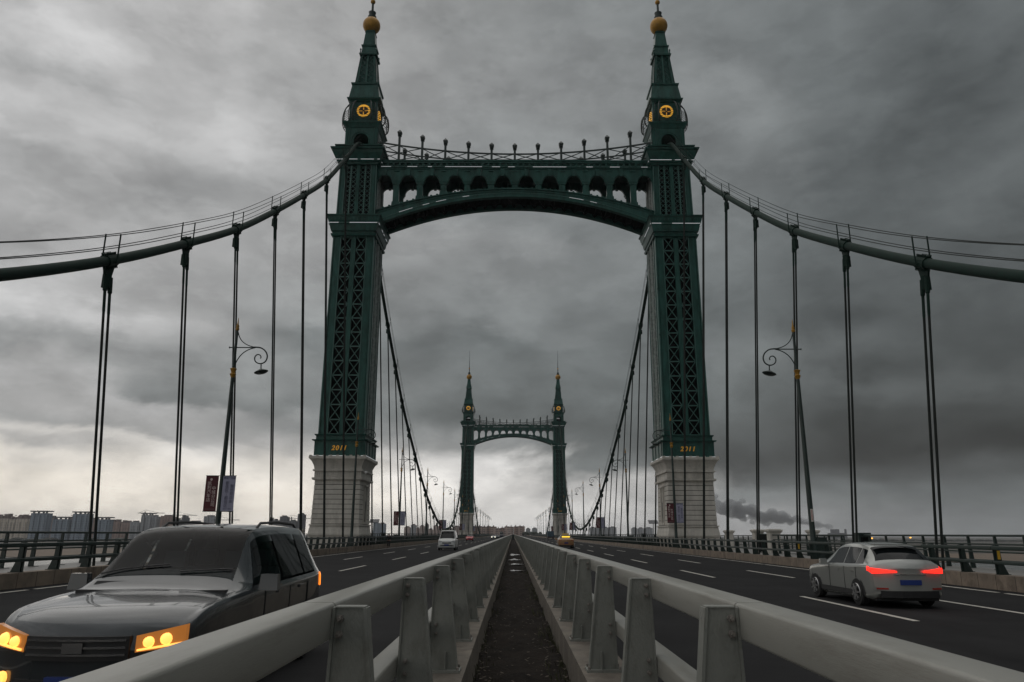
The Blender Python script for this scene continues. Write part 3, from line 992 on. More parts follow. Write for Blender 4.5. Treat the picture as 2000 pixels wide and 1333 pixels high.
    m.fru(zt, 2.05, 2.05, zt + 0.2, 2.12, 2.12)
    m.fru(zt + 0.2, 2.14, 2.14, zt + 0.55, 2.3, 2.3)
    m.fru(zt + 0.55, 2.38, 2.38, zt + 0.72, 2.42, 2.42)
    m.fru(zt + 0.72, 2.0, 2.0, 51.4, 1.95, 1.95)
    P['saddle_house'] = m.mesh('saddle_house', STEEL)
    m = MB()
    m.box(-0.55, 0.55, -1.3, 1.3, 47.5, 48.3); m.lathe([(0.5, -1.0), (0.5, 1.0)], 16, (0, 0, 48.3), 'x')
    P['cable_saddle'] = m.mesh('cable_saddle', STEELD)

    # --- clock stage
    m = MB()
    m.box(-1.62, 1.62, -1.62, 1.62, 51.4, 54.35)
    for sx in (-1, 1):
        for sy in (-1, 1):
            m.box(sx * 1.55 - 0.2, sx * 1.55 + 0.2, sy * 1.55 - 0.2, sy * 1.55 + 0.2, 51.4, 54.3)
    m.fru(54.3, 1.75, 1.75, 54.55, 1.95, 1.95); m.fru(54.55, 2.06, 2.06, 54.72, 2.12, 2.12)
    P['clock_stage'] = m.mesh('clock_stage', STEEL)
    m = MB()    # gold ring with spokes, facing -y
    ring = []
    n = 32
    for a0, a1 in ((0.62, 0.84),):
        for (ya, yb) in ((-0.10, 0.0),):
            A = []; B = []
            for k in range(n):
                t = 2 * pi * k / n
                A += [(a0 * cos(t), ya, a0 * sin(t)), (a1 * cos(t), ya, a1 * sin(t)), (a1 * cos(t), yb, a1 * sin(t)), (a0 * cos(t), yb, a0 * sin(t))]
            fs = []
            for k in range(n):
                i = 4 * k; j = 4 * ((k + 1) % n)
                for q in range(4): fs.append((i + q, i + (q + 1) % 4, j + (q + 1) % 4, j + q))
            m.add(A, fs)
    for (dx, dz) in ((1, 0), (0, 1)):
        for sgn in (-1, 1):
            m.bar((sgn * dx * 0.15, -0.05, sgn * dz * 0.15), (sgn * dx * 0.64, -0.05, sgn * dz * 0.64), 0.09, 0.09)
    m.mi = 1
    m.lathe([(0.62, 0.0), (0.62, -0.02)], 28, (0, 0, 0), 'y')
    m.lathe([(0.14, 0.0), (0.10, -0.12)], 10, (0, 0, 0), 'y')
    P['clock_ring'] = m.mesh('clock_ring', [GOLD, BLACKP])
    # cage of hoops
    m = MB()
    def cage_r(z):
        t = (z - 52.0) / 2.35
        return 1.95 + 0.98 * sqrt(max(0, 1 - t * t)) if z > 52 else 2.45 + 0.48 * sqrt(max(0, 1 - ((52 - z) / 0.75) ** 2))
    for i in range(7):
        z = 51.35 + 0.24 * i
        r = cage_r(z)
        m.tube([(r * cos(2 * pi * k / 28), r * sin(2 * pi * k / 28), z) for k in range(29)], 0.032, 5, False)
    for face in range(4):
        for off in (-24, 24, -36, 36):
            t = radians(90 * face + off)
            pts = []
            for i in range(13):
                z = 51.28 + (54.3 - 51.28) * i / 12
                r = cage_r(z); pts.append((r * cos(t), r * sin(t), z))
            m.tube(pts, 0.085 if abs(off) < 30 else 0.05, 6)
    P['cage'] = m.mesh('cage', IRON, smooth=40)

    # --- roof and spire
    m = MB()
    m.fru(54.72, 1.92, 1.92, 56.85, 1.62, 1.62)
    m.fru(56.85, 1.74, 1.74, 57.05, 1.78, 1.78)
    for face in range(4):
        ang = face * pi / 2; ca, sa = cos(ang), sin(ang)
        for u in (-1, 0, 1):
            x, y = u * 1.0, -1.93
            m.bar((x * ca - y * sa, x * sa + y * ca, 54.95), (x * ca - (y + .3) * sa, x * sa + (y + .3) * ca, 54.95), 0.14)
    P['spire_base'] = m.mesh('spire_base', STEEL)
    m = MB(); lat = MB()
    zb, zt, hb, ht = 57.05, 61.6, 1.40, 0.96
    for face in range(4):
        ang = face * pi / 2; ca, sa = cos(ang), sin(ang)

        def P4(u, z, dep):
            t = (z - zb) / (zt - zb); h = hb + (ht - hb) * t
            x = u * h; y = -(h - dep)
            return (x * ca - y * sa, x * sa + y * ca, z)
        for (ua, ub) in ((-1, -.72), (.72, 1), (-.1, .1)):
            v = [P4(ua, zb, 0), P4(ub, zb, 0), P4(ub, zt, 0), P4(ua, zt, 0), P4(ua, zb, .15), P4(ub, zb, .15), P4(ub, zt, .15), P4(ua, zt, .15)]
            m.add(v, [(0, 1, 2, 3), (7, 6, 5, 4), (0, 4, 5, 1), (3, 2, 6, 7), (0, 3, 7, 4), (1, 5, 6, 2)])
        for (ua, ub) in ((-.72, -.1), (.1, .72)):
            for r in range(6):
                z0 = zb + (zt - zb) * r / 6; z1 = zb + (zt - zb) * (r + 1) / 6
                lat.bar(P4(ua, z0, .1), P4(ub, z1, .1), .06); lat.bar(P4(ub, z0, .08), P4(ua, z1, .08), .06)
    m.fru(zb, hb - .35, hb - .35, zt, ht - .35, ht - .35)
    m.fru(61.6, 1.12, 1.12, 61.8, 1.18, 1.18); m.fru(61.8, 1.14, 1.14, 61.95, 1.0, 1.0)
    m.fru(61.95, 0.92, 0.92, 63.0, 0.84, 0.84); m.fru(63.0, 0.95, 0.95, 63.18, 0.98, 0.98)
    m.fru(63.18, 0.80, 0.80, 65.35, 0.60, 0.60); m.fru(65.35, 0.68, 0.68, 65.7, 0.5, 0.5)
    for sx in (-1, 1):
        for sy in (-1, 1):
            m.lathe([(0.08, 0), (0.08, .4), (0.13, .5), (0, .75)], 6, (sx * 1.0, sy * 1.0, 61.9))
    P['spire'] = m.mesh('spire', STEEL); P['spire_lattice'] = lat.mesh('lattice', STEEL)
    m = MB()
    m.lathe([(0.02 if i in (0, 16) else 1.15 * sin(pi * i / 16), 66.75 - 1.15 * cos(pi * i / 16)) for i in range(17)], 28)
    P['gold_ball'] = m.mesh('gold_ball', GOLDD, smooth=60)
    m = MB()
    m.lathe([(0.55, 67.7), (0.58, 68.1), (0.42, 68.15), (0.45, 68.55), (0.5, 68.75), (0.16, 68.8), (0.15, 70.0), (0.13, 70.9), (0.2, 70.95), (0.12, 71.1), (0.09, 73.5), (0.13, 73.6), (0.07, 73.7), (0.05, 78.4), (0.0, 78.5)], 12)
    P['spire_rod'] = m.mesh('spire_rod', IRON, smooth=40)
    m = MB()
    m.lathe([(0.02 if i in (0, 8) else 0.33 * sin(pi * i / 8), 70.45 - 0.33 * cos(pi * i / 8)) for i in range(9)], 14)
    P['small_ball'] = m.mesh('small_ball', GOLDD, smooth=60)
    # light strips along the cornices: glowing white lengths, pale green painted as highlights between
    rnd = random.Random(3)
    P['light_strip'] = []
    for (z, hx) in ((37.18, 2.93), (45.55, 2.72), (9.92, 2.86)):
        hy = hx * K2
        for face in range(4):
            m = MB()
            wu, wd = (hx, hy) if face % 2 == 0 else (hy, hx)
            ang = face * pi / 2; ca, sa = cos(ang), sin(ang)
            u = -wu * 0.97
            while u < wu * 0.95:
                ln = rnd.choice((0.4, 0.55, 0.7, 0.9))
                m.mi = 0 if rnd.random() < 0.6 else 1
                y = -(wd + 0.05)
                u1 = min(u + ln, wu * 0.98)
                m.bar((u * ca - y * sa, u * sa + y * ca, z), (u1 * ca - y * sa, u1 * sa + y * ca, z), 0.05, 0.06)
                u += ln
            P['light_strip'].append(m.mesh('light_strip', [LED, HILITE]))
    # pale vertical strips, a painted sheen on the side faces of the shafts
    P['sheen'] = []
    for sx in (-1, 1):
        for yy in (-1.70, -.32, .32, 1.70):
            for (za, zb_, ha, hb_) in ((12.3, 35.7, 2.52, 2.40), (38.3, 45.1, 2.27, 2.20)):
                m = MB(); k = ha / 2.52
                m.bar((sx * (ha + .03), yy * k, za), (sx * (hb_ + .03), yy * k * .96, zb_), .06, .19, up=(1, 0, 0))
                P['sheen'].append(m.mesh('sheen_strip', SHEEN))
    P['year'] = text_mesh('2011', 0.70, GOLDT, 0.02, 0.25, False, 1.22, 0.018)
    return P


HILITE = mat('pale_green_highlight', (0.07, 0.165, 0.14), 0.3, 0, 0.3, 3)  # highlight colour painted between the glowing tube lengths
STEELE = mat('highlight_green_steel', (0.040, 0.118, 0.100), 0.32, 0, 0.3, 2)  # lighter copy of the green steel, highlights painted on edges and bracing
SHEEN = mat('painted_sheen', (0.42, 0.46, 0.44), 0.35, 0.3, 0.35, 3)  # pale grey standing in for light reflected off the shaft sides
LEG = build_leg_meshes()


def arch_ext(x): return 42.30 - 0.0104 * x * x
def arch_int(x): return 41.20 - 0.0132 * x * x


def build_portal_meshes():
    P = {}
    HX = 16.75
    nseg = 48
    xs = [-HX + 2 * HX * i / nseg for i in range(nseg + 1)]
    FR = -1.75; BK = 1.75      # front and back frame centre (local y)
    for nm, yc in (('front', FR), ('back', BK)):
        # arch rib
        m = MB()
        for (fa, fb, hw) in ((lambda x: arch_int(x) + .12, lambda x: arch_ext(x) - .14, 0.22), (lambda x: arch_ext(x) - .14, arch_ext, 0.38), (lambda x: arch_ext(x) - .42, lambda x: arch_ext(x) - .32, 0.29), (arch_int, lambda x: arch_int(x) + .12, 0.32)):
            F0 = [(x, yc - hw, fa(x)) for x in xs]; F1 = [(x, yc - hw, fb(x)) for x in xs]
            B0 = [(x, yc + hw, fa(x)) for x in xs]; B1 = [(x, yc + hw, fb(x)) for x in xs]
            m.quadstrip(F0, F1); m.quadstrip(B0, B1); m.quadstrip(F0, B0); m.quadstrip(F1, B1)
        P['arch_' + nm] = m.mesh('arch_rib', STEEL)
        # arcade wall with 12 round openings
        m = MB()
        for i in range(12):
            cx = -15.84 + 2.88 * i
            R = 0.86; zs = 43.2; zt = 44.85; n = 12
            arc = [(cx - R * cos(pi * k / n), zs + R * sin(pi * k / n)) for k in range(n + 1)]
            edge = [(cx - 1.44, zs)] + [(cx - 1.44 if False else p[0], p[1]) for p in arc] + [(cx + 1.44, zs)]
            for yy in (yc - 0.2, yc + 0.2):
                m.quadstrip([(u, yy, z) for u, z in edge], [(u, yy, zt) for u, z in edge])
            m.quadstrip([(u, yc - .2, z) for u, z in edge], [(u, yc + .2, z) for u, z in edge])
            # archivolt, keystone, spandrel boss
            m.tube([(cx - 1.0 * cos(pi * k / n), yc - .2, zs + 1.0 * sin(pi * k / n)) for k in range(n + 1)], 0.06, 5)
            m.tube([(cx - 1.0 * cos(pi * k / n), yc + .2, zs + 1.0 * sin(pi * k / n)) for k in range(n + 1)], 0.06, 5)
            m.prism([(cx - .16, 43.95), (cx + .16, 43.95), (cx + .28, 44.85), (cx - .28, 44.85)], yc - .34, yc + .34)
            m.box(cx + 1.44 - .3, cx + 1.44 + .3, yc - .3, yc + .3, 44.55, 44.72)
        P['arcade_' + nm] = m.mesh('arcade', STEEL)
        cols = []
        for i in range(11):
            x = -14.4 + 2.88 * i
            zb = arch_ext(x)
            mm = MB()
            mm.fru(43.05, .5, .3, 43.2, .58, .34, x, yc)
            mm.fru(42.85, .44, .27, 43.05, .46, .28, x, yc)
            if zb < 42.3 - .02 or True:
                mm.fru(zb - .05, .37, .2, 42.85, .35, .2, x, yc)
                if 42.85 - zb > .9:
                    mm.fru(zb - .1, .5, .3, zb + .4, .46, .27, x, yc)
            cols.append(mm.mesh('column', STEEL))
        P['cols_' + nm] = cols
        # cresting balls on the arch back
        m = MB()
        x = -15.9
        while x < 16:
            if abs(((x + 14.4) % 2.88) - 0) > .45 and abs(((x + 14.4) % 2.88) - 2.88) > .45:
                m.lathe([(.06, 0), (.06, .12), (.13, .16), (.13, .28), (0, .33)], 6, (x, yc, arch_ext(x)))
            x += 0.72
        P['crest_' + nm] = m.mesh('cresting', STEEL)
    # cornice beam
    m = MB()
    m.box(-HX, HX, FR - .28, BK + .28, 44.85, 45.0)
    m.box(-HX, HX, FR - .38, BK + .38, 45.0, 45.18)
    m.box(-HX, HX, FR - .25, BK + .25, 45.18, 45.55)
    m.box(-HX, HX, FR - .5, BK + .5, 45.55, 45.75)
    m.box(-HX, HX, FR - .6, BK + .6, 45.75, 45.92)
    for i in range(46):
        x = -16.2 + 32.4 * i / 45
        for yy in (FR - .36, BK + .36): m.box(x - .12, x + .12, yy - .1, yy + .1, 45.2, 45.53)
    P['beam'] = m.mesh('cornice_beam', STEEL)
    # soffit trusses between the ribs
    m = MB()
    n = 26
    for i in range(n + 1):
        x = -16.2 + 32.4 * i / n
        z = arch_int(x) + .35
        m.bar((x, FR, z), (x, BK, z), .12, .35)
        if i < n:
            x2 = -16.2 + 32.4 * (i + 1) / n; z2 = arch_int(x2) + .3
            m.bar((x, FR, z), (x2, BK, z2), .1, .1); m.bar((x, BK, z), (x2, FR, z2), .1, .1)
    A = [(x, FR, arch_int(x) + .62) for x in xs]; B = [(x, BK, arch_int(x) + .62) for x in xs]
    m.quadstrip(A, B)
    A = [(x, FR, arch_int(x) + .70) for x in xs]; B = [(x, BK, arch_int(x) + .70) for x in xs]
    m.quadstrip(A, B)
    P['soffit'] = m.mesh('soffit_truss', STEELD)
    # light strips, their pale green lengths paint the highlight on arch and beam
    rnd = random.Random(5); P['strips'] = []
    for kind in (0, 1):
        for fr in (-1, 1):
            m = MB(); x = -16.3
            while x < 16.2:
                ln = rnd.choice((.5, .8, 1.2)); x1 = min(x + ln, 16.3)
                m.mi = 0 if rnd.random() < (.42 if kind == 0 else .3) else 1
                if kind == 0:
                    yy = fr * 2.17; m.bar((x, yy, 45.1), (x1, yy, 45.1), .04, .05)
                else:
                    yy = fr * 2.02; m.bar((x, yy, arch_int(x) + .5), (x1, yy, arch_int(x1) + .5), .035, .04)
                x = x1
            P['strips'].append(m.mesh('light_strip', [LED, HILITE]))

    # top railings
    def zr(x): return 46.78 + 0.0057 * x * x
    for nm, yc in (('front', FR - .45), ('back', BK + .45)):
        m = MB()
        pts = [-16.6 + 33.2 * i / 24 for i in range(25)]
        for a, b in zip(pts[:-1], pts[1:]):
            m.bar((a, yc, zr(a)), (b, yc, zr(b)), .14, .16)
            za, zb = max(45.98, zr(a) - 1.08), max(45.98, zr(b) - 1.08)
            m.bar((a, yc, za), (b, yc, zb), .12, .13)
        px = [-16.9] + [-14.2 + 2.84 * i for i in range(11)] + [16.9]
        for a, b in zip(px[:-1], px[1:]):
            m.bar((a, yc - .03, 45.95 if abs(a) < 12 else zr(a) - 1.05), (b, yc - .03, zr(b)), .07, .09)
            m.bar((a, yc + .03, zr(a)), (b, yc + .03, 45.95 if abs(b) < 12 else zr(b) - 1.05), .07, .09)
            if abs((a + b) / 2) > 10:
                m.bar((a, yc - .03, 45.95), (b, yc - .03, max(46, zr(b) - 1.08)), .06, .08)
                m.bar((a, yc + .03, max(46, zr(a) - 1.08)), (b, yc + .03, 45.95), .06, .08)
        P['rail_' + nm] = m.mesh('top_railing', IRON)
        fin = []
        for i in range(11):
            x = -14.2 + 2.84 * i
            h = zr(x) + 0.0032 * x * x
            mm = MB()
            mm.box(x - .135, x + .135, yc - .135, yc + .135, 45.9, h + .55)
            for za, zb, wa, wb in ((.55, .64, .14, .22), (.64, .74, .13, .13), (.74, .82, .22, .22), (.82, .90, .14, .16), (.90, 1.08, .24, .27), (1.08, 1.5, .29, .02)):
                mm.fru(h + za, wa, wa, h + zb, wb, wb, x, yc)
            fin.append(mm.mesh('finial_post', IRON))
        P['fin_' + nm] = fin
    return P


PORT = build_portal_meshes()


def make_tower(y, label):
    t = empty('bridge_tower', (0, y, 0), label, 'bridge tower', 'green portal towers of the suspension bridge')
    for s in (-1, 1):
        x = s * 18.98
        b = link('stone_base', LEG['stone_base'], t, (x + s * .10, 0, 0))
        [link('niche_frame', q, b) for q in LEG['niche_frame']]; [link('slit_window', q, b) for q in LEG['slit_window']]
        p = link('pedestal', LEG['pedestal'], t, (x, 0, 0))
        link('year_number', LEG['year'], p, (-0.1, -3.235, 10.75))
        p = link('steel_shaft', LEG['steel_shaft'], t, (x, 0, 0)); [link('bracing', q, p) for q in LEG['bracing']]; link('inner_core', LEG['inner_core'], p)
        link('cornice', LEG['cornice'], t, (x, 0, 0))
        p = link('upper_shaft', LEG['upper_shaft'], t, (x, 0, 0)); [link('lattice', q, p) for q in LEG['lattice']]; link('inner_core', LEG['upper_core'], p)
        link('crown_cornice', LEG['crown_cornice'], t, (x, 0, 0))
        p = link('saddle_house', LEG['saddle_house'], t, (x, 0, 0)); link('cable_saddle', LEG['cable_saddle'], p)
        p = link('clock_stage', LEG['clock_stage'], t, (x, 0, 0))
        for k in range(4):
            a = k * pi / 2
            link('clock_ring', LEG['clock_ring'], p, (1.63 * sin(a), -1.63 * cos(a), 53.05), (0, 0, a))
        link('balcony_cage', LEG['cage'], p)
        p = link('spire', LEG['spire'], t, (x, 0, 0)); link('lattice', LEG['spire_lattice'], p)
        link('spire_base', LEG['spire_base'], p)
        p = link('gold_ball', LEG['gold_ball'], t, (x, 0, 0))
        p = link('spire_rod', LEG['spire_rod'], t, (x, 0, 0)); link('small_ball', LEG['small_ball'], p)
        for q in LEG['light_strip']: link('light_strip', q, t, (x, 0, 0))
        for q in LEG['sheen']: link('sheen_strip', q, t, (x, 0, 0))
    for nm in ('front', 'back'):
        link('arch_rib', PORT['arch_' + nm], t)
        a = link('arcade', PORT['arcade_' + nm], t)
        for c in PORT['cols_' + nm]: link('column', c, a)
        link('cresting', PORT['crest_' + nm], t)
        r = link('top_railing', PORT['rail_' + nm], t)
        for c in PORT['fin_' + nm]: link('finial_post', c, r)
    link('cornice_beam', PORT['beam'], t)
    link('soffit_truss', PORT['soffit'], t)
    for q in PORT['strips']: link('light_strip', q, t)
    return t


make_tower(Y_A, 'near green steel portal tower on stone bases marked 2011, with clocks, spires and gold balls')
make_tower(Y_B, 'far green portal tower seen small through the arch of the near one')

# ================================================================== CABLES
SP = 7.6


def interp(x, T):
    if x <= T[0][0]: return T[0][1]
    for (a, fa), (b, fb) in zip(T[:-1], T[1:]):
        if x <= b: return fa + (fb - fa) * (x - a) / (b - a)
    return T[-1][1]


XT = [(0, 17.35), (2.9, 17.4), (9.9, 17.85), (13.5, 18.06), (17.45, 18.3), (21.6, 18.62), (26.3, 18.78), (31.3, 18.96), (36.4, 19.1), (42.8, 19.2), (46, 19.05), (48.4, 18.98)]
# height of side span below the tower as a function of the distance from it (smooth fit)
SPT = [(0, 48.5), (3, 47.8), (8, 43.0), (15.8, 36.3), (22.9, 31.3), (30.4, 26.3), (37.8, 21.6), (45.4, 17.45), (53.1, 13.48), (60.7, 10.0), (68.4, 6.9), (76, 4.4), (84, 2.3), (92, 0.6)]
MID = (Y_A + Y_B) / 2; HALF = (Y_B - Y_A) / 2


def smooth_tab(x, T):
    # Catmull-Rom through the table
    for i in range(len(T) - 1):
        if x <= T[i + 1][0] or i == len(T) - 2:
            p1, p2 = T[i], T[i + 1]
            p0 = T[i - 1] if i > 0 else (2 * p1[0] - p2[0], 2 * p1[1] - p2[1])
            p3 = T[i + 2] if i + 2 < len(T) else (2 * p2[0] - p1[0], 2 * p2[1] - p1[1])
            t = (x - p1[0]) / (p2[0] - p1[0]); d = p2[0] - p1[0]
            m1 = (p2[1] - p0[1]) / (p2[0] - p0[0]) * d; m2 = (p3[1] - p1[1]) / (p3[0] - p1[0]) * d
            return (2 * t ** 3 - 3 * t * t + 1) * p1[1] + (t ** 3 - 2 * t * t + t) * m1 + (-2 * t ** 3 + 3 * t * t) * p2[1] + (t ** 3 - t * t) * m2


def cz(y):
    if Y_A <= y <= Y_B:
        u = (y - MID) / HALF
        z = 3.0 + 45.6 * u * u
        return min(z, 48.4)
    d = Y_A - y if y < Y_A else y - Y_B
    return smooth_tab(min(max(d, 0), 92), SPT)


def cx(y): return smooth_tab(min(cz(y), 48.4), XT) if cz(y) > 0 else 17.35


def cpt(s, y, dx=0.0, dz=0.0): return (s * (cx(y) + dx), y, cz(y) + dz)


hang = []
for k in range(7): hang.append((Y_A - 7.98 - 7.53 * k, 'in front of the near tower', k))
for k in range(29): hang.append((Y_A + 7.75 + 7.52 * k, 'behind the near tower', k))
for k in range(10): hang.append((Y_B + 7.98 + 7.53 * k, 'past the far tower', k))


def frame_at(s, y):
    a = Vector(cpt(s, y - 0.5)); b = Vector(cpt(s, y + 0.5))
    d = (b - a).normalized(); r = d.cross(Vector((0, 0, 1))).normalized(); u = r.cross(d)
    return Vector(cpt(s, y)), d, r, u


for s in (-1, 1):
    ys = [Y_A - 92 + i * 1.5 for i in range(int((Y_B - Y_A + 184) / 1.5) + 1)]
    m = MB(); m.tube([cpt(s, y) for y in ys], 0.23, 14)
    cab = m.obj('main_cable', CABLE, smooth=50)
    tag(cab, 'thick dark green main cable draped over the %s legs of both towers' % SIDE[s], 'suspension cable', 'main cables of the bridge')
    # rope handrails above the cable
    for dxx in (-0.33, 0.33):
        for dz in (0.62, 1.22):
            m = MB()
            yy = [y for y in ys if abs(y - Y_A) > 2 and abs(y - Y_B) > 2]
            for seg in ([y for y in yy if y < Y_A], [y for y in yy if Y_A < y < Y_B], [y for y in yy if y > Y_B]):
                m.tube([cpt(s, y, dxx, dz) for y in seg], 0.020, 4)
            m.obj('handrail_rope', ROPE, cab)
    for (y, wh, k) in hang:
        o, d, r, u = frame_at(s, y)
        near_ = y < 130
        # clamp
        m = MB()
        a = o - d * 0.42; b = o + d * 0.42
        m.tube([a, b], 0.285, 12)
        if near_:
            for side in (-1, 1):
                m.bar(a + u * side * 0.27 , b + u * side * 0.27, 0.2, 0.12, up=u)
                for q in range(7):
                    p = a + (b - a) * (q + .5) / 7 + u * side * 0.27
                    m.bar(p - r * .12 - u * .1, p - r * .12 + u * .1, .035); m.bar(p + r * .12 - u * .1, p + r * .12 + u * .1, .035)
        else:
            m.bar(a - u * .27, b - u * .27, .2, .14, up=u)
        for side in (-1, 1):
            p = o + r * side * 0.33
            base = Vector((p.x, p.y, p.z - 0.1))
            m.bar(base, base + Vector((0, 0, 1.36)), 0.05)
            m.bar(base, o - Vector((0, 0, .1)), 0.07)
        m.obj('cable_clamp', CABLE, cab)
        # hanger
        top = o - Vector((0, 0, 0.2)); zb = 0.2
        bx = s * 16.95
        end = Vector((bx, y, zb))
        h = tag(bpy.data.objects.new('hanger_cable', None), 'steel hanger ropes of the %s cable, %s hanger %s' % (SIDE[s], ORD[k], wh), 'hanger cable', 'hanger ropes of the suspension bridge')
        COL.objects.link(h); h.location = end
        dirv = (top - end).normalized()
        sp_ = Vector((0, 0.0, 0)); lat_ = Vector((0, 0.20, 0))
        if top.z - zb > 3.2:
            m = MB()     # bracket: flared plate under the clamp with two sockets
            t0 = top - end
            m.add([t0 + Vector((-.05, -.42, .1)), t0 + Vector((.05, -.42, .1)), t0 + Vector((.05, .42, .1)), t0 + Vector((-.05, .42, .1)),
                   t0 + Vector((-.05, -.2, -.75)), t0 + Vector((.05, -.2, -.75)), t0 + Vector((.05, .2, -.75)), t0 + Vector((-.05, .2, -.75))],
                  [(0, 1, 2, 3), (7, 6, 5, 4), (0, 4, 5, 1), (1, 5, 6, 2), (2, 6, 7, 3), (3, 7, 4, 0)])
            m.bar(t0 + Vector((-.16 * s - .0, -.1, -.75)), t0 + Vector((.16 * s, .1, -.75)), .22, .62)
            for q in (-1, 1):
                pa = t0 + lat_ * q
                m.tube([pa - dirv * .55, pa - dirv * 1.25, pa - dirv * 1.3, pa - dirv * 2.2, pa - dirv * 2.35], [.10, .10, .065, .065, .05], 8)
            m.obj('hanger_bracket', CABLE, h)
            off = 1.9
        else:
            off = 0.0
        for q in (-1, 1):
            m = MB()
            m.tube([lat_ * q, top - end + lat_ * q - dirv * off], 0.055 if y < 60 else 0.06, 6)
            m.obj('rope', ROPE, h)

# ================================================================== STREET LAMPS
def lamp_meshes(s):
    """arm reaches towards the road: direction -s"""
    P = {}
    q = -s
    m = MB()
    m.lathe([(0.27, 0), (0.27, 0.06), (0.22, 0.08), (0.21, 0.9), (0.165, 1.0), (0.15, 2.0), (0.145, 3.4), (0.10, 10.45)], 14)
    m.lathe([(0.085, 10.9), (0.075, 13.35)], 12)
    P['pole'] = m.mesh('pole', IRON, smooth=40)
    m = MB()
    m.lathe([(0.10, 10.40), (0.19, 10.62), (0.12, 10.68), (0.13, 10.78), (0.20, 10.95), (0.08, 11.0)], 12)
    P['collar'] = m.mesh('collar', GOLDD, smooth=40)
    m = MB()
    m.lathe([(0.08, 13.3), (0.12, 13.4), (0.08, 13.5), (0.10, 13.58), (0.05, 13.7), (0.012, 14.1)], 10)
    P['finial'] = m.mesh('finial', GOLDD, smooth=40)
    m = MB()
    zc = 12.25
    m.tube([(-q * 0.34, 0, zc), (q * 1.1, 0, zc)], 0.035, 6)
    m.lathe([(0.0, -.06), (.07, 0), (0, .06)], 8, (-q * 0.36, 0, zc), 'x')

    def bez(p0, p1, p2, n=10): return [((1 - t) ** 2 * p0[0] + 2 * t * (1 - t) * p1[0] + t * t * p2[0], 0, (1 - t) ** 2 * p0[1] + 2 * t * (1 - t) * p1[1] + t * t * p2[1]) for t in [i / n for i in range(n + 1)]]
    m.tube(bez((q * .07, 13.2), (q * .25, 12.4), (q * 1.2, 12.27)), .03, 6)
    m.tube(bez((q * .09, 11.25), (q * .35, 12.1), (q * 1.2, 12.24)), .03, 6)
    # scroll: big hook then inner curl
    pts = [(q * 1.1, 0, 12.27)]
    ctr = [(1.25, 12.27), (1.55, 12.22), (1.82, 12.02), (1.95, 11.72), (1.88, 11.42), (1.66, 11.27), (1.42, 11.29), (1.24, 11.44), (1.21, 11.66), (1.33, 11.81), (1.50, 11.79), (1.58, 11.66), (1.53, 11.56)]
    pts += [(q * a, 0, b) for a, b in ctr]
    # smooth it
    sm = []
    for i in range(len(pts) - 1):
        p0 = Vector(pts[max(i - 1, 0)]); p1 = Vector(pts[i]); p2 = Vector(pts[i + 1]); p3 = Vector(pts[min(i + 2, len(pts) - 1)])
        for k in range(4):
            t = k / 4
            sm.append(0.5 * ((2 * p1) + (p2 - p0) * t + (2 * p0 - 5 * p1 + 4 * p2 - p3) * t * t + (3 * p1 - p0 - 3 * p2 + p3) * t ** 3))
    m.tube(sm, [0.048 - 0.015 * i / len(sm) for i in range(len(sm))], 6)
    P['arm'] = m.mesh('scroll_arm', IRON, smooth=40)
    m = MB()
    m.tube([(q * 1.62, 0, 11.28), (q * 1.64, 0, 10.95)], .035, 6)
    a = MB()
    a.lathe([(0.02, .16), (.10, .15), (.24, .07), (.40, .0), (.41, -.03), (.30, -.10), (.02, -.14)], 18)
    rot = Matrix.Rotation(radians(-14 * q), 4, 'Y')
    a.v = [tuple(rot @ Vector(p) + Vector((q * 1.66, 0, 10.78))) for p in a.v]
    m.add(a.v, a.f)
    P['head'] = m.mesh('lamp_head', IRON, smooth=50)
    return P


LP = {s: lamp_meshes(s) for s in (-1, 1)}
cabm = MB(); cabm.box(-.28, .28, -.2, .2, 0, 1.3); cabm.box(-.31, .31, -.23, .23, 1.3, 1.36)
CABM = cabm.mesh('control_box', IRON)
txA = text_mesh('凯利汽车店', 0.24, BTXT, 0.002, vertical=True)
txB = text_mesh('中域分公司', 0.24, BTXT, 0.002, vertical=True)
txC = text_mesh('都信区│都信区', 0.22, BTXT2, 0.002, vertical=True)
txD = text_mesh('慧世观自由', 0.22, BTXT2, 0.002, vertical=True)
txE = text_mesh('一一一一一一', 0.09, BTXT, 0.002)
txF = text_mesh('都会广场城', 0.13, BTXT2, 0.002)


def banner(parent_s, x, y, zlo, side):
    """side -1: maroon, left of the pole as seen; +1 lilac"""
    mt = MAROON if side < 0 else LILAC
    x0 = x - 0.86 if side < 0 else x + 0.12
    wth = 0.72
    b = MB(); b.box(x0, x0 + wth, y - 0.006, y + 0.006, zlo, zlo + 1.95)
    o = link('banner', b.mesh('banner', mt))
    c = x0 + wth / 2
    xa = x0 + wth if side < 0 else x0
    for zz in (zlo + 1.95, zlo - .04):
        f = MB(); f.box(x0 - .02, x0 + wth + .02, y - .018, y + .018, zz, zz + .04); f.bar((xa, y, zz + .02), (x, y, zz + .02), .03)
        link('bracket', f.mesh('bracket', IRON), o)
    if side < 0:
        link('lettering', txA, o, (c - .13, y - .010, zlo + 1.07)); link('lettering', txB, o, (c + .14, y - .010, zlo + .80))
        link('lettering', txE, o, (c, y - .010, zlo + .10))
        e = MB(); e.lathe([(.07, 0), (.07, -.004)], 10, (c - .05, y - .007, zlo + 1.76), 'y'); e.obj('emblem', BTXT, o)
    else:
        link('lettering', txC, o, (c - .10, y - .010, zlo + .92)); link('lettering', txD, o, (c + .18, y - .010, zlo + .95))
        link('lettering', txF, o, (c, y - .010, zlo + 1.84)); link('lettering', txF, o, (c, y - .010, zlo + .12)).scale = (0.7, 1, .6)
    return o


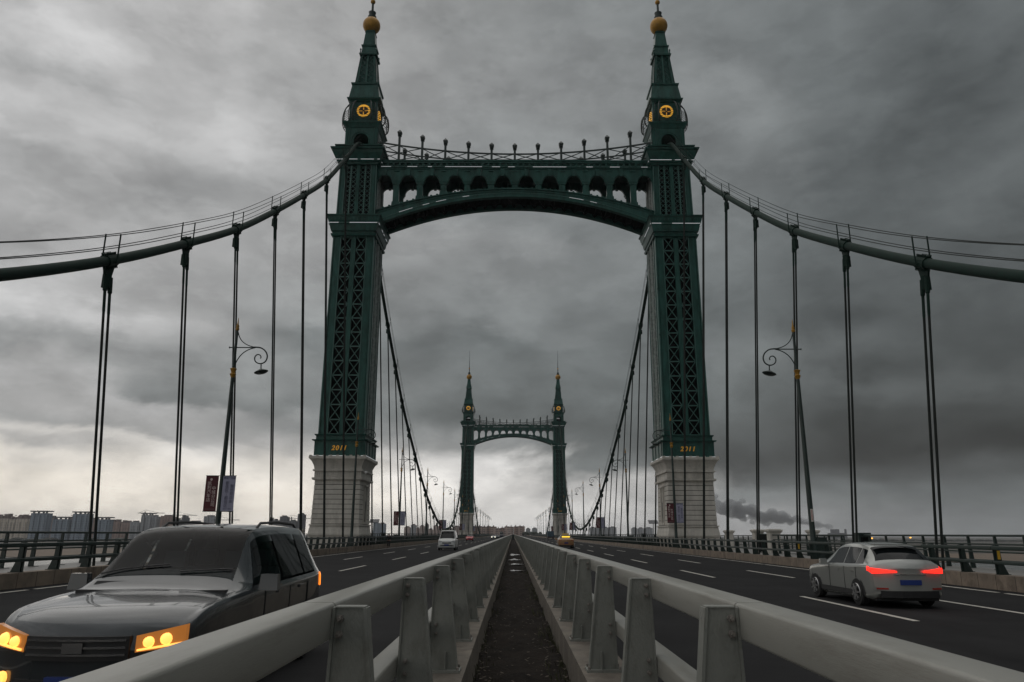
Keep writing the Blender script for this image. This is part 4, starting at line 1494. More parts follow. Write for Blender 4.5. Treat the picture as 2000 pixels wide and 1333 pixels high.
lamp_y = [43.0, 79.0, 111.8, 146.3, 181, 215.5, 250, 284.5, 319, 353.5, 388, 422.5, 457, 491.5, 526]
for s in (-1, 1):
    ban = {0, 2, 4, 6, 8, 10} if s < 0 else {1, 3, 5, 6, 8, 10}
    for i, y in enumerate(lamp_y):
        nb = i in ban
        lab = 'dark scroll-arm street lamp %s, %s of the %s row' % ('with a maroon and a lilac banner' if nb else ('with a small sticker' if (s > 0 and i == 0) else 'without banners'), ORD[i], SIDE[s])
        t = empty('street_lamp', (s * 16.78, y, 0.28), lab, 'street lamp', 'street lamps along the bridge')
        P = LP[s]
        p = link('pole', P['pole'], t); link('collar', P['collar'], p); link('finial', P['finial'], p)
        a = link('scroll_arm', P['arm'], t); link('lamp_head', P['head'], t)
        if i < 4 and i != 1: link('control_box', CABM, t, (s * .45, .1, 0))
        if nb:
            for side in (-1, 1):
                if y > 330: break
                b = banner(s, s * 16.78, y - 0.16, 2.95, side)
                tag(b, '%s banner with vertical writing on the %s lamp of the %s row' % ('maroon' if side < 0 else 'lilac grey', ORD[i], SIDE[s]), 'banner', 'advertising banners on the lamp posts')
        if s > 0 and i == 0:
            st = MB(); st.box(-.07, .07, -.158, -.152, 2.2, 2.9); k = st.obj('sticker', mat('sticker_white', (.55, .53, .5), .6), t)
            tg = link('lettering', text_mesh('安全文明行车', .10, mat('sticker_red', (.45, .05, .04), .6), .001, vertical=True), k, (0, -.160, 2.55))

# ================================================================== STONE PIERS AROUND THE NEAR TOWER
def stone_pier(x, y, hw, ht, lab):
    m = MB(); t = empty('stone_pier', (x, y, .28), lab, 'stone pier', 'stone balustrade piers beside the towers')
    m.box(-hw, hw, -hw, hw, 0, .25); m.box(-hw * .86, hw * .86, -hw * .86, hw * .86, .25, ht - .3)
    m.obj('shaft', STONE, t)
    m = MB(); m.fru(ht - .3, hw * .9, hw * .9, ht - .18, hw * 1.12, hw * 1.12); m.fru(ht - .18, hw * 1.16, hw * 1.16, ht - .05, hw * 1.18, hw * 1.18); m.fru(ht - .05, hw, hw, ht, hw * .9, hw * .9)
    m.obj('cap', STONE, t)


for s in (-1, 1):
    for (yy, hw, d) in ((Y_A - 20.1, .5, 'nearest'), (Y_A - 16.0, .45, 'second')):
        stone_pier(s * 21.7, yy, hw, 1.95, 'weathered stone pier with moulded cap, %s on the %s side before the near tower' % (d, SIDE[s]))
    for (xx, yy, hw, d) in ((25.3, Y_A - 10, .45, 'outer corner'), (26.0, Y_A - 17.5, .42, 'outer edge'), (21.4, Y_A - 8, .4, 'inner, closest to the tower')):
        stone_pier(s * xx, yy, hw, 1.92, 'stone balcony pier on the %s, %s, beside the near tower' % (SIDE[s], d))
    # dark panel between the first two
    t = empty('parapet_panel', (s * 21.6, Y_A - 19.5, .28), 'dark closed metal parapet panel between two stone piers on the %s' % SIDE[s], 'parapet panel', 'closed panels beside the near tower')
    m = MB(); m.box(-.06, .06, 0, 3.0, .1, 1.5); m.obj('panel', STEELD, t)
    m = MB(); m.box(-.1, .1, -.12, .08, 0, 1.65); m.box(-.1, .1, 2.95, 3.15, 0, 1.65); m.box(-.09, .09, .08, 2.95, 1.5, 1.58)
    m.obj('frame', IRON, t)
    # balustrade of the tower balcony
    for yc, tn in ((Y_A, 'near'), (Y_B, 'far')):
        t = empty('balcony_railing', (s * 27.6, yc, .27), 'dark railing round the widened %s balcony at the %s tower' % (SIDE[s], tn), 'railing', 'balcony railings at the towers')
        m = MB(); m.box(-.06, .06, -20, 20, 1.35, 1.45); m.obj('handrail', IRON, t)
        for k, z in enumerate((.3, .8)):
            m = MB(); m.box(-.03, .03, -20, 20, z, z + .07); m.obj('rail', IRON, t)
        pm = MB(); pm.box(-.05, .05, -.05, .05, 0, 1.35); pmm = pm.mesh('post', IRON)
        for k in range(21): link('post', pmm, t, (0, -20 + 2 * k, 0))
    # utility pillar in the outer railing
    for (yy, wn) in ((47.3, 'near'), (126.0, 'distant')):
        t = empty('utility_pillar', (s * 21.5, yy, .28), '%s dark square cast pillar set into the %s outer railing' % (wn, SIDE[s]), 'pillar', 'square pillars in the outer railings')
        m = MB(); m.box(-.34, .34, -.3, .3, 0, 1.5); m.obj('shaft', IRON, t)
        m = MB(); m.box(-.4, .4, -.36, .36, 1.5, 1.62); m.obj('cap', IRON, t)
        m = MB(); m.box(-.22, .22, -.33, -.3, .25, 1.35); m.obj('door', STEELD, t)
    # solar lamp / panel on a thin mast next to the tower
    t = empty('solar_panel', (s * 16.95, 92.5, .28), 'tilted dark solar panel on a thin mast behind the near tower, %s side' % SIDE[s], 'solar panel', 'solar panels behind the near tower')
    m = MB(); m.tube([(0, 0, 0), (0, 0, 2.9)], .04, 6); m.obj('mast', IRON, t)
    m = MB(); m.bar((0, -.35, 2.75), (0, .35, 3.15), 1.15, .05); m.obj('panel', mat('solar_cells', (.015, .018, .03), .25), t)
    m = MB(); m.box(-.2, .2, -.12, .12, 0, .7); m.obj('battery_box', IRON, t)

# cctv on the left stone base
t = empty('security_camera', (-18.98 + 2.75, Y_A - 3.2, 8.15), 'white dome security camera on the near left stone base', 'security camera')
m = MB(); m.lathe([(.02, -.16), (.12, -.1), (.15, 0), (.12, .08), (0.02, .1)], 12, (.25, 0, 0)); m.obj('dome', mat('white_plastic', (.7, .7, .7), .4), t, smooth=50)
m = MB(); m.bar((-.1, 0, .05), (.2, 0, .05), .05); m.obj('bracket', IRON, t)

# cabinet and pole in the median far away
t = empty('median_cabinet', (0.0, 215, .2), 'small dark cabinet with a thin pole standing in the median far ahead', 'cabinet')
m = MB(); m.box(-.3, .3, -.2, .2, 0, 1.4); m.obj('box', IRON, t)
m = MB(); m.tube([(0, 0, 1.4), (0, 0, 3.2)], .09, 8); m.obj('pole', IRON, t)


# ================================================================== VEHICLES
class Body:
    """lofted car body. stations: (y, zbot, zbelt, ztop, hb, ht); y from front (0) to rear"""
    def __init__(s, st, bowf=0.28, bowr=0.2):
        s.st = st; s.L = st[-1][0]; s.bowf = bowf; s.bowr = bowr
        s.hb = max(a[4] for a in st)

    def rib(s, i):
        y, zb, zl, zt, hb, ht = s.st[i]
        zm = zb + (zl - zb) * .55
        R = [(0, zt), (ht * .6, zt - .01), (ht * .9, zt - .035), (ht, zt - .09 if zt - zl > .25 else zt - .045),
             (hb * .975, zl), (hb, zl - .10), (hb * 1.0, zm), (hb * .985, zb + .10), (hb * .90, zb)]
        return [(x, y, z) for x, z in R]

    def S(s, u, v):
        """u: station index float; v: ring 0..8, sign gives the side"""
        sg = 1 if v >= 0 else -1; v = abs(v)
        i = min(int(u), len(s.st) - 2); fu = u - i
        j = min(int(v), 7); fv = v - j
        n = len(s.st)

        def cr(p0, p1, p2, p3, t, k=.38):
            out = []
            for a_, b_, c_, d_ in zip(p0, p1, p2, p3):
                m1 = k * (c_ - a_); m2 = k * (d_ - b_)
                out.append((2 * t ** 3 - 3 * t * t + 1) * b_ + (t ** 3 - 2 * t * t + t) * m1 + (-2 * t ** 3 + 3 * t * t) * c_ + (t ** 3 - t * t) * m2)
            return out
        rows = []
        for q in (i - 1, i, i + 1, i + 2):
            R = s.rib(min(max(q, 0), n - 1))
            Rm = (-R[1][0], R[1][1], R[1][2])
            p0 = R[j - 1] if j > 0 else Rm
            rows.append(cr(p0, R[j], R[j + 1], R[min(j + 2, 8)], fv))
        p = cr(rows[0], rows[1], rows[2], rows[3], fu)
        return s.D((sg * max(p[0], 0), p[1], p[2]))

    def D(s, p):
        x, y, z = p
        k = (abs(x) / s.hb) ** 2.2
        tf = max(0, 1 - y / (s.L * .22)); tr = max(0, 1 - (s.L - y) / (s.L * .2))
        return Vector((x, y + s.bowf * k * tf - s.bowr * k * tr, z))

    def mesh(s, mats, cut=()):
        m = MB(); n = len(s.st)
        vs = []
        nv = 65
        vv = []
        for i in range(nv):
            vv.append(-8 + 16 * i / (nv - 1))
        U = []
        for i in range(n - 1):
            U += [i, i + .25, i + .5, i + .75]
        U.append(n - 1)
        U = [min(u, n - 1 - 1e-6) for u in U]
        for u in U:
            for v in vv: vs.append(s.S(u, v))
        fs = [(a * nv + b, a * nv + b + 1, (a + 1) * nv + b + 1, (a + 1) * nv + b) for a in range(len(U) - 1) for b in range(nv - 1)]
        if cut:
            keep = []
            for a in range(len(U) - 1):
                for b in range(nv - 1):
                    um = (U[a] + U[a + 1]) / 2; vmid = (vv[b] + vv[b + 1]) / 2
                    if not any(u0 < um < u1 and v0 < vmid < v1 for u0, u1, v0, v1 in cut): keep.append(fs[a * (nv - 1) + b])
            fs = keep
        m.add(vs, fs)
        # caps front/rear: fan of strips between mirrored ring points; floor
        for row in (0, len(U) - 1):
            base = row * nv
            half = nv // 2
            cv = []
            for b in range(half + 1):
                pl = vs[base + b]; pr = vs[base + nv - 1 - b]
                for k in range(9):
                    t = k / 8; x = pl[0] * (1 - t) + pr[0] * t
                    yb = s.st[0][0] if row == 0 else s.st[-1][0]
                    q = s.D((x, yb, pl[2]))
                    cv.append(q)
            m.add(cv, [(b * 9 + k, b * 9 + k + 1, (b + 1) * 9 + k + 1, (b + 1) * 9 + k) for b in range(half) for k in range(8)])
        fl = [vs[a * nv] for a in range(len(U))]; fr = [vs[a * nv + nv - 1] for a in range(len(U))]
        m.quadstrip(fl, fr)
        return m.mesh('body', mats, smooth=38)

    def patch(s, u0, u1, v0, v1, off=.006, nu=6, nv=6, m=None, skew=(0, 0, 0, 0)):
        """surface patch pushed outwards. skew adds to u at corners (u0v0,u1v0,u1v1,u0v1)"""
        m = m or MB()
        P = []
        for a in range(nu + 1):
            for b in range(nv + 1):
                ta, tb = a / nu, b / nv
                ua = (u0 + skew[0] * (1 - tb) + skew[3] * tb) * (1 - ta) + (u1 + skew[1] * (1 - tb) + skew[2] * tb) * ta
                vb = v0 + (v1 - v0) * tb
                e = 1e-3
                ua = min(max(ua, 0), len(s.st) - 1.01)
                p = s.S(ua, vb); pu = s.S(ua + e, vb) - p; pv = s.S(ua, vb + (e if abs(vb) < 7.9 else -e)) - p
                nn = pu.cross(pv)
                if nn.length < 1e-12: nn = Vector((0, 0, 1))
                nn.normalize()
                c = Vector((0, s.L / 2, .7))
                if nn.dot(p - c) < 0: nn = -nn
                P.append(p + nn * off)
        w_ = nv + 1
        m.add(P, [(a * w_ + b, a * w_ + b + 1, (a + 1) * w_ + b + 1, (a + 1) * w_ + b) for a in range(nu) for b in range(nv)])
        return m

    def face(s, front, x0, x1, z0, z1, d=.03, m=None, n=6, y=None, z0b=None, z1b=None):
        """curved slab on the nose or tail between x0..x1, z0..z1 (z at x1 may differ)"""
        m = m or MB()
        z0b = z0 if z0b is None else z0b; z1b = z1 if z1b is None else z1b
        P = []; Q = []
        yb = (0 if front else s.L) if y is None else y
        for k in range(n + 1):
            t = k / n; x = x0 + (x1 - x0) * t
            for z in (z0 + (z0b - z0) * t, z1 + (z1b - z1) * t):
                p = s.D((x, yb, z)); o = -d if front else d
                P.append(p + Vector((0, o, 0))); Q.append(p + Vector((0, -o * .8, 0)))
        fs = []
        for k in range(n):
            a = 2 * k
            fs += [(a, a + 1, a + 3, a + 2)]
        N_ = len(P)
        m.add(P + Q, fs + [tuple(i + N_ for i in f) for f in fs] + [(2 * k, 2 * k + 2, N_ + 2 * k + 2, N_ + 2 * k) for k in range(n)] + [(2 * k + 1, 2 * k + 3, N_ + 2 * k + 3, N_ + 2 * k + 1) for k in range(n)] + [(0, 1, N_ + 1, N_), (2 * n, 2 * n + 1, N_ + 2 * n + 1, N_ + 2 * n)])
        return m


def wheel(parent, x, y, r, sx, tm=None):
    m = MB(); w_ = .21
    m.lathe([(r * .55, -w_ / 2), (r * .93, -w_ / 2), (r, -w_ / 2 + .03), (r, w_ / 2 - .03), (r * .93, w_ / 2), (r * .55, w_ / 2)], 28, (0, 0, 0), 'x')
    t = link('tyre', m.mesh('tyre', TYRE, smooth=35), parent, (x, y, r))
    m = MB()
    m.lathe([(r * .64, 0), (r * .60, .02), (r * .50, -.02), (.06, .0), (.05, .03)], 24, (sx * .0, 0, 0), 'x')
    for k in range(7):
        a = 2 * pi * k / 7
        m.bar((.02, .06 * cos(a), .06 * sin(a)), (.03, r * .58 * cos(a), r * .58 * sin(a)), .05, .05)
    me = m.mesh('rim', RIM, smooth=35)
    o = link('rim', me, t, (sx * w_ / 2 * 1.0, 0, 0)); o.scale = (sx, 1, 1)
    return t


def arch_patch(B, m, y, r, x, sx):
    n = 14
    P = [Vector((sx * (x + .004), y + r * cos(pi * k / n), r * sin(pi * k / n) * 1.0 + .30)) for k in range(n + 1)]
    P = [Vector((p.x, p.y, max(p.z, .18))) for p in P]
    m.add(P + [Vector((sx * (x + .004), y, .2))], [(k, k + 1, n + 1) for k in range(n)])


def make_car(name, label, cat, loc, rz, B, paint, wheels_y, r, hb, fn, group=None, cut=()):
    t = empty(name, loc, label, cat, group, rz)
    body = link('body', B.mesh([paint], cut), t)
    fl = MB()
    for sx in (-1, 1):
        for y in wheels_y: arch_patch(B, fl, y, r + .09, hb * .995, sx)
    fl.box(-hb * .85, hb * .85, .25, B.L - .25, .17, .32)
    fl.obj('wheel_arches', BLACKP, t, fix=False)
    for sx in (-1, 1):
        for y in wheels_y: wheel(t, sx * (hb - .085), y, r, sx)
    fn(t, B)
    return t


def mir(t, x, y, z, paint, sc=1.0):
    for sx in (-1, 1):
        m = MB()
        a = Vector((sx * x, y, z))
        for i in range(1):
            m.fru(-.07 * sc, .10 * sc, .06, .09 * sc, .085 * sc, .045)
        m.v = [(p[0] + sx * (x + .13), p[1] + y, p[2] + z) for p in m.v]
        m.bar((sx * (x - .05), y, z - .05), (sx * (x + .08), y, z - .02), .05, .04)
        m.obj('mirror', paint, t, smooth=40)


# --- dark grey SUV close on the left
DG = mat('grey_car_paint', (0.042, 0.048, 0.052), 0.22, 0.3, coat=0.8)
st = [(0.0, .30, .66, .70, .80, .60), (.10, .24, .86, .90, .90, .78), (.35, .22, .96, 1.00, .93, .84), (.85, .21, 1.01, 1.06, .94, .84), (1.25, .21, 1.04, 1.10, .94, .83),
      (1.62, .21, 1.06, 1.34, .95, .76), (2.02, .21, 1.07, 1.66, .95, .70), (2.35, .21, 1.08, 1.755, .95, .685), (3.2, .21, 1.10, 1.79, .95, .685), (4.1, .21, 1.12, 1.77, .94, .675), (4.45, .22, 1.13, 1.70, .93, .665), (4.72, .26, 1.10, 1.30, .91, .72), (4.80, .34, .95, 1.02, .86, .70)]
B1 = Body(st)


def clear_glass():
    m = bpy.data.materials.new('clear_glass'); m.use_nodes = True
    q = m.node_tree; q.nodes.clear()
    tr = q.nodes.new('ShaderNodeBsdfTransparent'); tr.inputs[0].default_value = (.55, .60, .60, 1)
    gl = q.nodes.new('ShaderNodeBsdfGlossy'); gl.inputs['Roughness'].default_value = .03
    fr = q.nodes.new('ShaderNodeFresnel'); fr.inputs['IOR'].default_value = 1.22
    mx = q.nodes.new('ShaderNodeMixShader'); o = q.nodes.new('ShaderNodeOutputMaterial')
    q.links.new(fr.outputs[0], mx.inputs[0]); q.links.new(tr.outputs[0], mx.inputs[1]); q.links.new(gl.outputs[0], mx.inputs[2]); q.links.new(mx.outputs[0], o.inputs['Surface'])
    return m


CGLASS = clear_glass()
SEAT = mat('seat_fabric', (.035, .035, .04), .8)


def suv_front(t, B):
    GLASS = CGLASS
    m = MB(); m.box(-.80, .80, 1.2, 1.62, .80, 1.08); m.fru(1.08, .35, .12, 1.16, .3, .08, -.38, 1.45); m.obj('dashboard', BLACKP, t)
    m = MB(); m.tube([(.38 + .19 * cos(a * pi / 8), 1.72 + .05 * sin(a * pi / 8), 1.08 + .18 * sin(a * pi / 8)) for a in range(17)], .014, 6, False); m.bar((.38, 1.6, 1.02), (.38, 1.74, 1.08), .05); m.obj('steering_wheel', BLACKP, t)
    for sx in (-.38, .38):
        for yy in (2.15, 3.05):
            m = MB(); m.box(sx - .25, sx + .25, yy - .3, yy + .25, .45, .62); m.bar((sx, yy + .22, .6), (sx, yy + .36, 1.22), .48, .14, up=(0, 1, 0)); m.bar((sx, yy + .36, 1.24), (sx, yy + .40, 1.44), .26, .10, up=(0, 1, 0)); m.obj('seat', SEAT, t, smooth=30)
    m = B.patch(4.55, 6.85, -2.75, 2.75, .006, 8, 10, skew=(0, 0, 0, 0)); m.obj('windscreen', GLASS, t, smooth=60)
    for sg in (-1, 1):
        for (a, b, sk) in ((5.75, 7.45, (0, 0, 0, .0)), (7.52, 8.45, (0,) * 4), (8.52, 9.6, (0,) * 4)):
            m = B.patch(a, b, sg * 3.10, sg * 3.92, .006, 4, 4, skew=(.35 if a < 6 else 0, 0, 0, -.55 if a < 6 else 0)); m.obj('side_window', GLASS, t, smooth=60)
    m = B.patch(10.1, 10.9, -2.5, 2.5, .006); m.obj('rear_window', GLASS, t, smooth=60)
    for sg in (-1, 1):
        m = B.face(True, sg * .50, sg * .87, .64, .78, .035, None, 8, .03, .68, .86)
        hl = m.obj('headlight', HOUSING, t, fix=True)
        for (cx_, rr_) in ((.60, .048), (.73, .052)):
            p_ = B.D((sg * cx_, .03, .725))
            mm = MB(); mm.lathe([(rr_, .0), (rr_ * .9, -.03), (rr_ * .4, -.045)], 14, (p_.x, p_.y - .03, .725 + .02 * (cx_ > .65)), 'y'); mm.obj('bulb', HEADAMB, hl, smooth=50)
        mm = B.face(True, sg * .52, sg * .85, .652, .668, .052, None, 8, .03, .695, .712); mm.obj('light_bar', HEADAMB, hl)
        m = MB(); p_ = B.D((sg * .70, 0, .42)); m.lathe([(.055, 0), (.045, -.04)], 12, (p_.x, p_.y - .01, .42), 'y'); m.obj('fog_light', HEADAMB, t)
        m = B.patch(10.55, 11.15, sg * 4.1, sg * 5.4, .01, 3, 3); m.obj('tail_light', ORLIT, t)
        m = MB(); m.tube([(sg * .60, 2.5, 1.72), (sg * .60, 2.65, 1.79), (sg * .60, 3.3, 1.81), (sg * .60, 4.0, 1.79), (sg * .60, 4.15, 1.72)], .018, 6); m.obj('roof_rail', BLACKP, t)
        m = MB()
        for y in (2.45, 3.35): m.bar((sg * .955, y, .98), (sg * .955, y + .2, .98), .03, .035)
        m.obj('door_handle', DG, t)
        m = MB()
        for y in (2.02, 2.95, 3.75): m.bar((sg * .9525, y, .35), (sg * .9525, y + .02, 1.02), .006, .012, up=(sg, 0, 0))
        m.bar((sg * .955, 1.4, .42), (sg * .955, 3.6, .42), .03, .10); m.obj('door_seams', BLACKP, t)
    g = B.face(True, -.46, .46, .58, .78, .03); g.obj('grille', BLACKP, t)
    g = MB()
    for z in (.62, .68, .74): B.face(True, -.44, .44, z, z + .018, .045, g)
    B.face(True, -.09, .09, .645, .73, .055, g, 2); g.obj('grille_bars', CHROME, t)
    g = B.face(True, -.55, .55, .30, .42, .025); g.obj('lower_intake', BLACKP, t)
    g = B.face(True, -.22, .22, .33, .45, .045); g.obj('number_plate', BLUEPL, t)
    m = MB()
    for x in (-.55, .10):
        pts = [B.S(4.62 + .25 * k / 4, x * 3.6 + 2.0 * k / 4) for k in range(5)]
        m.tube([p + Vector((0, -.015, .02)) for p in pts], .008, 4)
    m.obj('wiper', BLACKP, t)
    mir(t, .96, 1.75, 1.12, DG, 1.1)


make_car('suv', 'dark grey SUV with glowing amber headlights approaching in the nearest left lane', 'car', (-4.13, 7.3, 0), 0, B1, DG, (.92, 3.75), .35, .945, suv_front, None, ((4.75, 6.75, -2.7, 2.7), (5.9, 7.4, 3.2, 3.9), (5.9, 7.4, -3.9, -3.2), (7.6, 8.4, 3.2, 3.9), (7.6, 8.4, -3.9, -3.2), (8.6, 9.5, 3.2, 3.9), (8.6, 9.5, -3.9, -3.2))).scale = (1.04, 1.12, 1.05)

# --- silver crossover driving away on the right
SV = mat('silver_car_paint', (0.33, 0.34, 0.32), 0.22, 0.35, coat=0.8)
st = [(0.0, .30, .60, .64, .78, .60), (.10, .22, .78, .82, .88, .76), (.4, .20, .88, .92, .91, .82), (.95, .19, .93, .98, .915, .81), (1.25, .19, .95, 1.02, .915, .80),
      (1.65, .19, .97, 1.26, .92, .72), (2.1, .19, .98, 1.48, .92, .66), (2.5, .19, .99, 1.56, .92, .65), (3.2, .19, 1.0, 1.57, .92, .64), (3.8, .19, 1.02, 1.50, .915, .62), (4.15, .20, 1.03, 1.32, .905, .66), (4.42, .24, 1.02, 1.10, .89, .74), (4.52, .34, .90, .95, .84, .70)]
B2 = Body(st)


def cross_back(t, B):
    m = B.patch(4.55, 6.9, -2.75, 2.75); m.obj('windscreen', GLASS, t, smooth=60)
    m = B.patch(9.15, 10.65, -2.7, 2.7, .006, 6, 10); m.obj('rear_window', GLASS, t, smooth=60)
    for sg in (-1, 1):
        for (a, b, sk) in ((5.8, 7.45, .35), (7.52, 8.5, 0), (8.56, 9.6, 0)):
            m = B.patch(a, b, sg * 3.12, sg * 3.9, .006, 4, 4, skew=(sk, -.5 if a > 8.5 else 0, 0, -.5 if sk else 0)); m.obj('side_window', GLASS, t, smooth=60)
        m = B.face(False, sg * .34, sg * .88, .855, .895, .035, None, 8, 4.56, .83, .965); m.obj('tail_light', REDLIT, t)
        m = B.patch(10.6, 11.4, sg * 4.4, sg * 5.2, .012, 3, 3); m.obj('tail_light_corner', REDLIT, t)
        m = MB()
        for y in (2.4, 3.25): m.bar((sg * .925, y, .86), (sg * .925, y + .2, .86), .03, .035)
        m.obj('door_handle', SV, t)
        m = MB()
        for y in (1.9, 2.85, 3.55): m.bar((sg * .9225, y, .35), (sg * .9225, y + .02, .95), .006, .012, up=(sg, 0, 0))
        m.bar((sg * .925, 1.3, .33), (sg * .925, 3.3, .33), .03, .12); m.obj('door_seams', BLACKP, t)
        m = B.face(False, sg * .55, sg * .8, .45, .49, .03); m.obj('reflector', REDOFF, t)
        m = B.face(True, sg * .5, sg * .8, .58, .7, .03, None, 5, .02); m.obj('headlight', HEADOFF, t)
    m = B.face(False, -.26, .26, .56, .68, .03); m.obj('number_plate', BLUEPL, t)
    m = B.face(False, -.72, .72, .26, .42, .028); m.obj('lower_bumper', BLACKP, t)
    m = B.face(False, -.40, .40, .80, .825, .04, None, 6, 4.50); m.obj('chrome_strip', CHROME, t)
    m = MB(); m.box(-.6, .6, 3.9, 4.08, 1.50, 1.53); m.obj('roof_spoiler', SV, t)
    g = B.face(True, -.4, .4, .45, .6, .03); g.obj('grille', BLACKP, t)
    mir(t, .92, 1.85, 1.02, SV)


make_car('crossover_car', 'silver grey crossover with lit red tail lights driving away in the right carriageway', 'car', (9.75, 19.2 + 4.52, 0), pi, B2, SV, (.88, 3.55), .34, .915, cross_back)

# --- white minivan
WV = mat('white_van_paint', (0.60, 0.61, 0.60), 0.35, 0.0, 0.06, 3.0, coat=0.4)
st = [(0.0, .34, .74, .80, .84, .70), (.08, .26, .95, 1.0, .92, .84), (.30, .24, 1.10, 1.16, .94, .84), (.55, .23, 1.16, 1.24, .945, .82), (.95, .23, 1.18, 1.72, .95, .76), (1.25, .23, 1.18, 2.02, .95, .74), (1.6, .23, 1.18, 2.12, .95, .73),
      (2.6, .23, 1.18, 2.15, .95, .73), (3.6, .23, 1.18, 2.12, .95, .73), (4.05, .25, 1.18, 2.05, .94, .73), (4.2, .32, 1.15, 1.8, .92, .74)]
B3 = Body(st, .16, .1)


def van_front(t, B):
    m = B.patch(3.12, 5.35, -2.8, 2.8); m.obj('windscreen', GLASS, t, smooth=60)
    for sg in (-1, 1):
        for (a, b, sk) in ((4.3, 6.3, .4), (6.4, 7.4, 0), (7.5, 8.7, 0)):
            m = B.patch(a, b, sg * 3.1, sg * 3.92, .006, 4, 4, skew=(sk, 0, 0, -.5 if sk else 0)); m.obj('side_window', GLASS, t, smooth=60)
        m = B.face(True, sg * .52, sg * .88, .76, .98, .035, None, 5, .06, .80, 1.06); m.obj('headlight', HEADOFF, t)
        m = B.face(True, sg * .6, sg * .78, .42, .5, .03); m.obj('fog_light', HEADOFF, t)
    g = B.face(True, -.5, .5, .84, .90, .035, None, 6, .05); B.face(True, -.48, .48, .72, .80, .03, g, 6, .0); g.obj('grille', BLACKP, t)
    g = B.face(True, -.12, .12, .80, .85, .05, None, 3, .03); g.obj('emblem', CHROME, t)
    g = B.face(True, -.75, .75, .44, .56, .02); g.obj('lower_intake', BLACKP, t)
    g = B.face(True, -.26, .26, .50, .64, .045); g.obj('number_plate', BLUEPL, t)
    g = MB()
    for sg in (-1, 1): g.tube([(sg * .62, 1.5, 2.17), (sg * .62, 3.9, 2.19)], .03, 6)
    for y in (1.7, 2.7, 3.7): g.tube([(-.62, y, 2.2), (.62, y, 2.2)], .025, 6)
    g.obj('roof_rack', IRON, t)
    mir(t, .96, .95, 1.25, BLACKP, 1.2)


make_car('minivan', 'white minivan with blue plate approaching in the second left lane', 'van', (-7.32, 83.5, 0), 0, B3, WV, (.75, 3.35), .31, .945, van_front)

# --- sedans
def sedan_stations(): return [(0.0, .30, .58, .62, .76, .60), (.10, .22, .72, .76, .86, .76), (.5, .20, .82, .86, .89, .80), (1.15, .19, .90, .94, .895, .79), (1.4, .19, .92, .98, .895, .78),
        (1.85, .19, .94, 1.26, .90, .68), (2.25, .19, .95, 1.42, .90, .62), (2.7, .19, .96, 1.47, .90, .61), (3.2, .19, .97, 1.44, .90, .60), (3.75, .19, .98, 1.15, .895, .68), (4.1, .2, .98, 1.05, .89, .74), (4.45, .24, .97, 1.02, .87, .76), (4.56, .34, .80, .86, .82, .70)]


def sedan_fn(paint, rear, lit=None, taxi=False):
    def f(t, B):
        m = B.patch(4.4, 6.8, -2.75, 2.75); m.obj('windscreen', GLASS, t, smooth=60)
        m = B.patch(7.7, 9.6, -2.75, 2.75); m.obj('rear_window', GLASS, t, smooth=60)
        for sg in (-1, 1):
            for (a, b, sk) in ((5.6, 7.2, .4), (7.3, 8.8, 0)):
                m = B.patch(a, b, sg * 3.12, sg * 3.9, .006, 4, 4, skew=(sk, -.3 if a > 7 else 0, 0, -.4 if sk else 0)); m.obj('side_window', GLASS, t, smooth=60)
            m = B.face(True, sg * .45, sg * .8, .56, .70, .03, None, 5, .02); m.obj('headlight', lit or HEADOFF, t)
            m = B.face(False, sg * .48, sg * .84, .72, .88, .03, None, 5, 4.52); m.obj('tail_light', REDOFF, t)
        g = B.face(True, -.38, .38, .52, .64, .03); g.obj('grille', BLACKP, t)
        g = B.face(True, -.22, .22, .38, .50, .03); g.obj('number_plate', BLUEPL, t)
        g = B.face(False, -.22, .22, .52, .66, .03); g.obj('number_plate', BLUEPL, t)
        g = B.face(False, -.8, .8, .26, .36, .02); g.obj('lower_bumper', BLACKP, t)
        mir(t, .90, 2.0, .98, paint)
        if taxi:
            m = MB(); m.fru(1.47, .42, .10, 1.64, .36, .05, 0, 2.75)
            m.obj('roof_sign', mat('taxi_roof_sign', (.50, .36, .10), .5), t)
            m = MB(); m.bar((-.46, 3.78, 1.25), (.46, 3.78, 1.25), .16, .03, up=(0, .75, .66)); m.obj('rear_display', YSIGN, t)
            m = B.face(False, -.75, .75, .46, .49, .03); m.obj('bumper_strip', REDOFF, t)
    return f


TAXI = mat('tan_taxi_paint', (0.34, 0.19, 0.085), 0.35, 0.1, 0.06, 3, coat=.4)
RED = mat('red_car_paint', (0.42, 0.012, 0.02), 0.35, 0, 0.05, 3, coat=.5)
WHT = mat('white_car_paint', (0.5, 0.5, 0.5), 0.35, 0, 0.05, 3)
DKB = mat('dark_car_paint', (0.03, 0.033, 0.04), 0.35, 0, 0.05, 3)
o = make_car('taxi', 'tan taxi with a glowing yellow rear display driving away on the right', 'taxi', (6.75, 98 + 4.6, 0), pi, Body(sedan_stations()), TAXI, (.85, 3.55), .32, .895, sedan_fn(TAXI, True, None, True))
o.scale = (1.12, 1.0, 1.14)
make_car('red_car', 'small red car approaching far off in the left carriageway', 'car', (-11.5, 200, 0), 0, Body(sedan_stations()), RED, (.85, 3.55), .32, .895, sedan_fn(RED, False))
make_car('white_car', 'distant white car with lit headlights just above the left median rail', 'car', (-7.6, 295, 0), 0, Body(sedan_stations()), WHT, (.85, 3.55), .32, .895, sedan_fn(WHT, False, HEADON))
make_car('dark_car', 'distant dark car following the white one in the left carriageway', 'car', (-7.0, 330, 0), 0, Body(sedan_stations()), DKB, (.85, 3.55), .32, .895, sedan_fn(DKB, False))
o = make_car('dark_van', 'dark van with a pale roof, farthest vehicle in the left carriageway', 'van', (-6.0, 395, 0), 0, Body(st, .16, .1), DKB, (.75, 3.35), .31, .945, van_front)
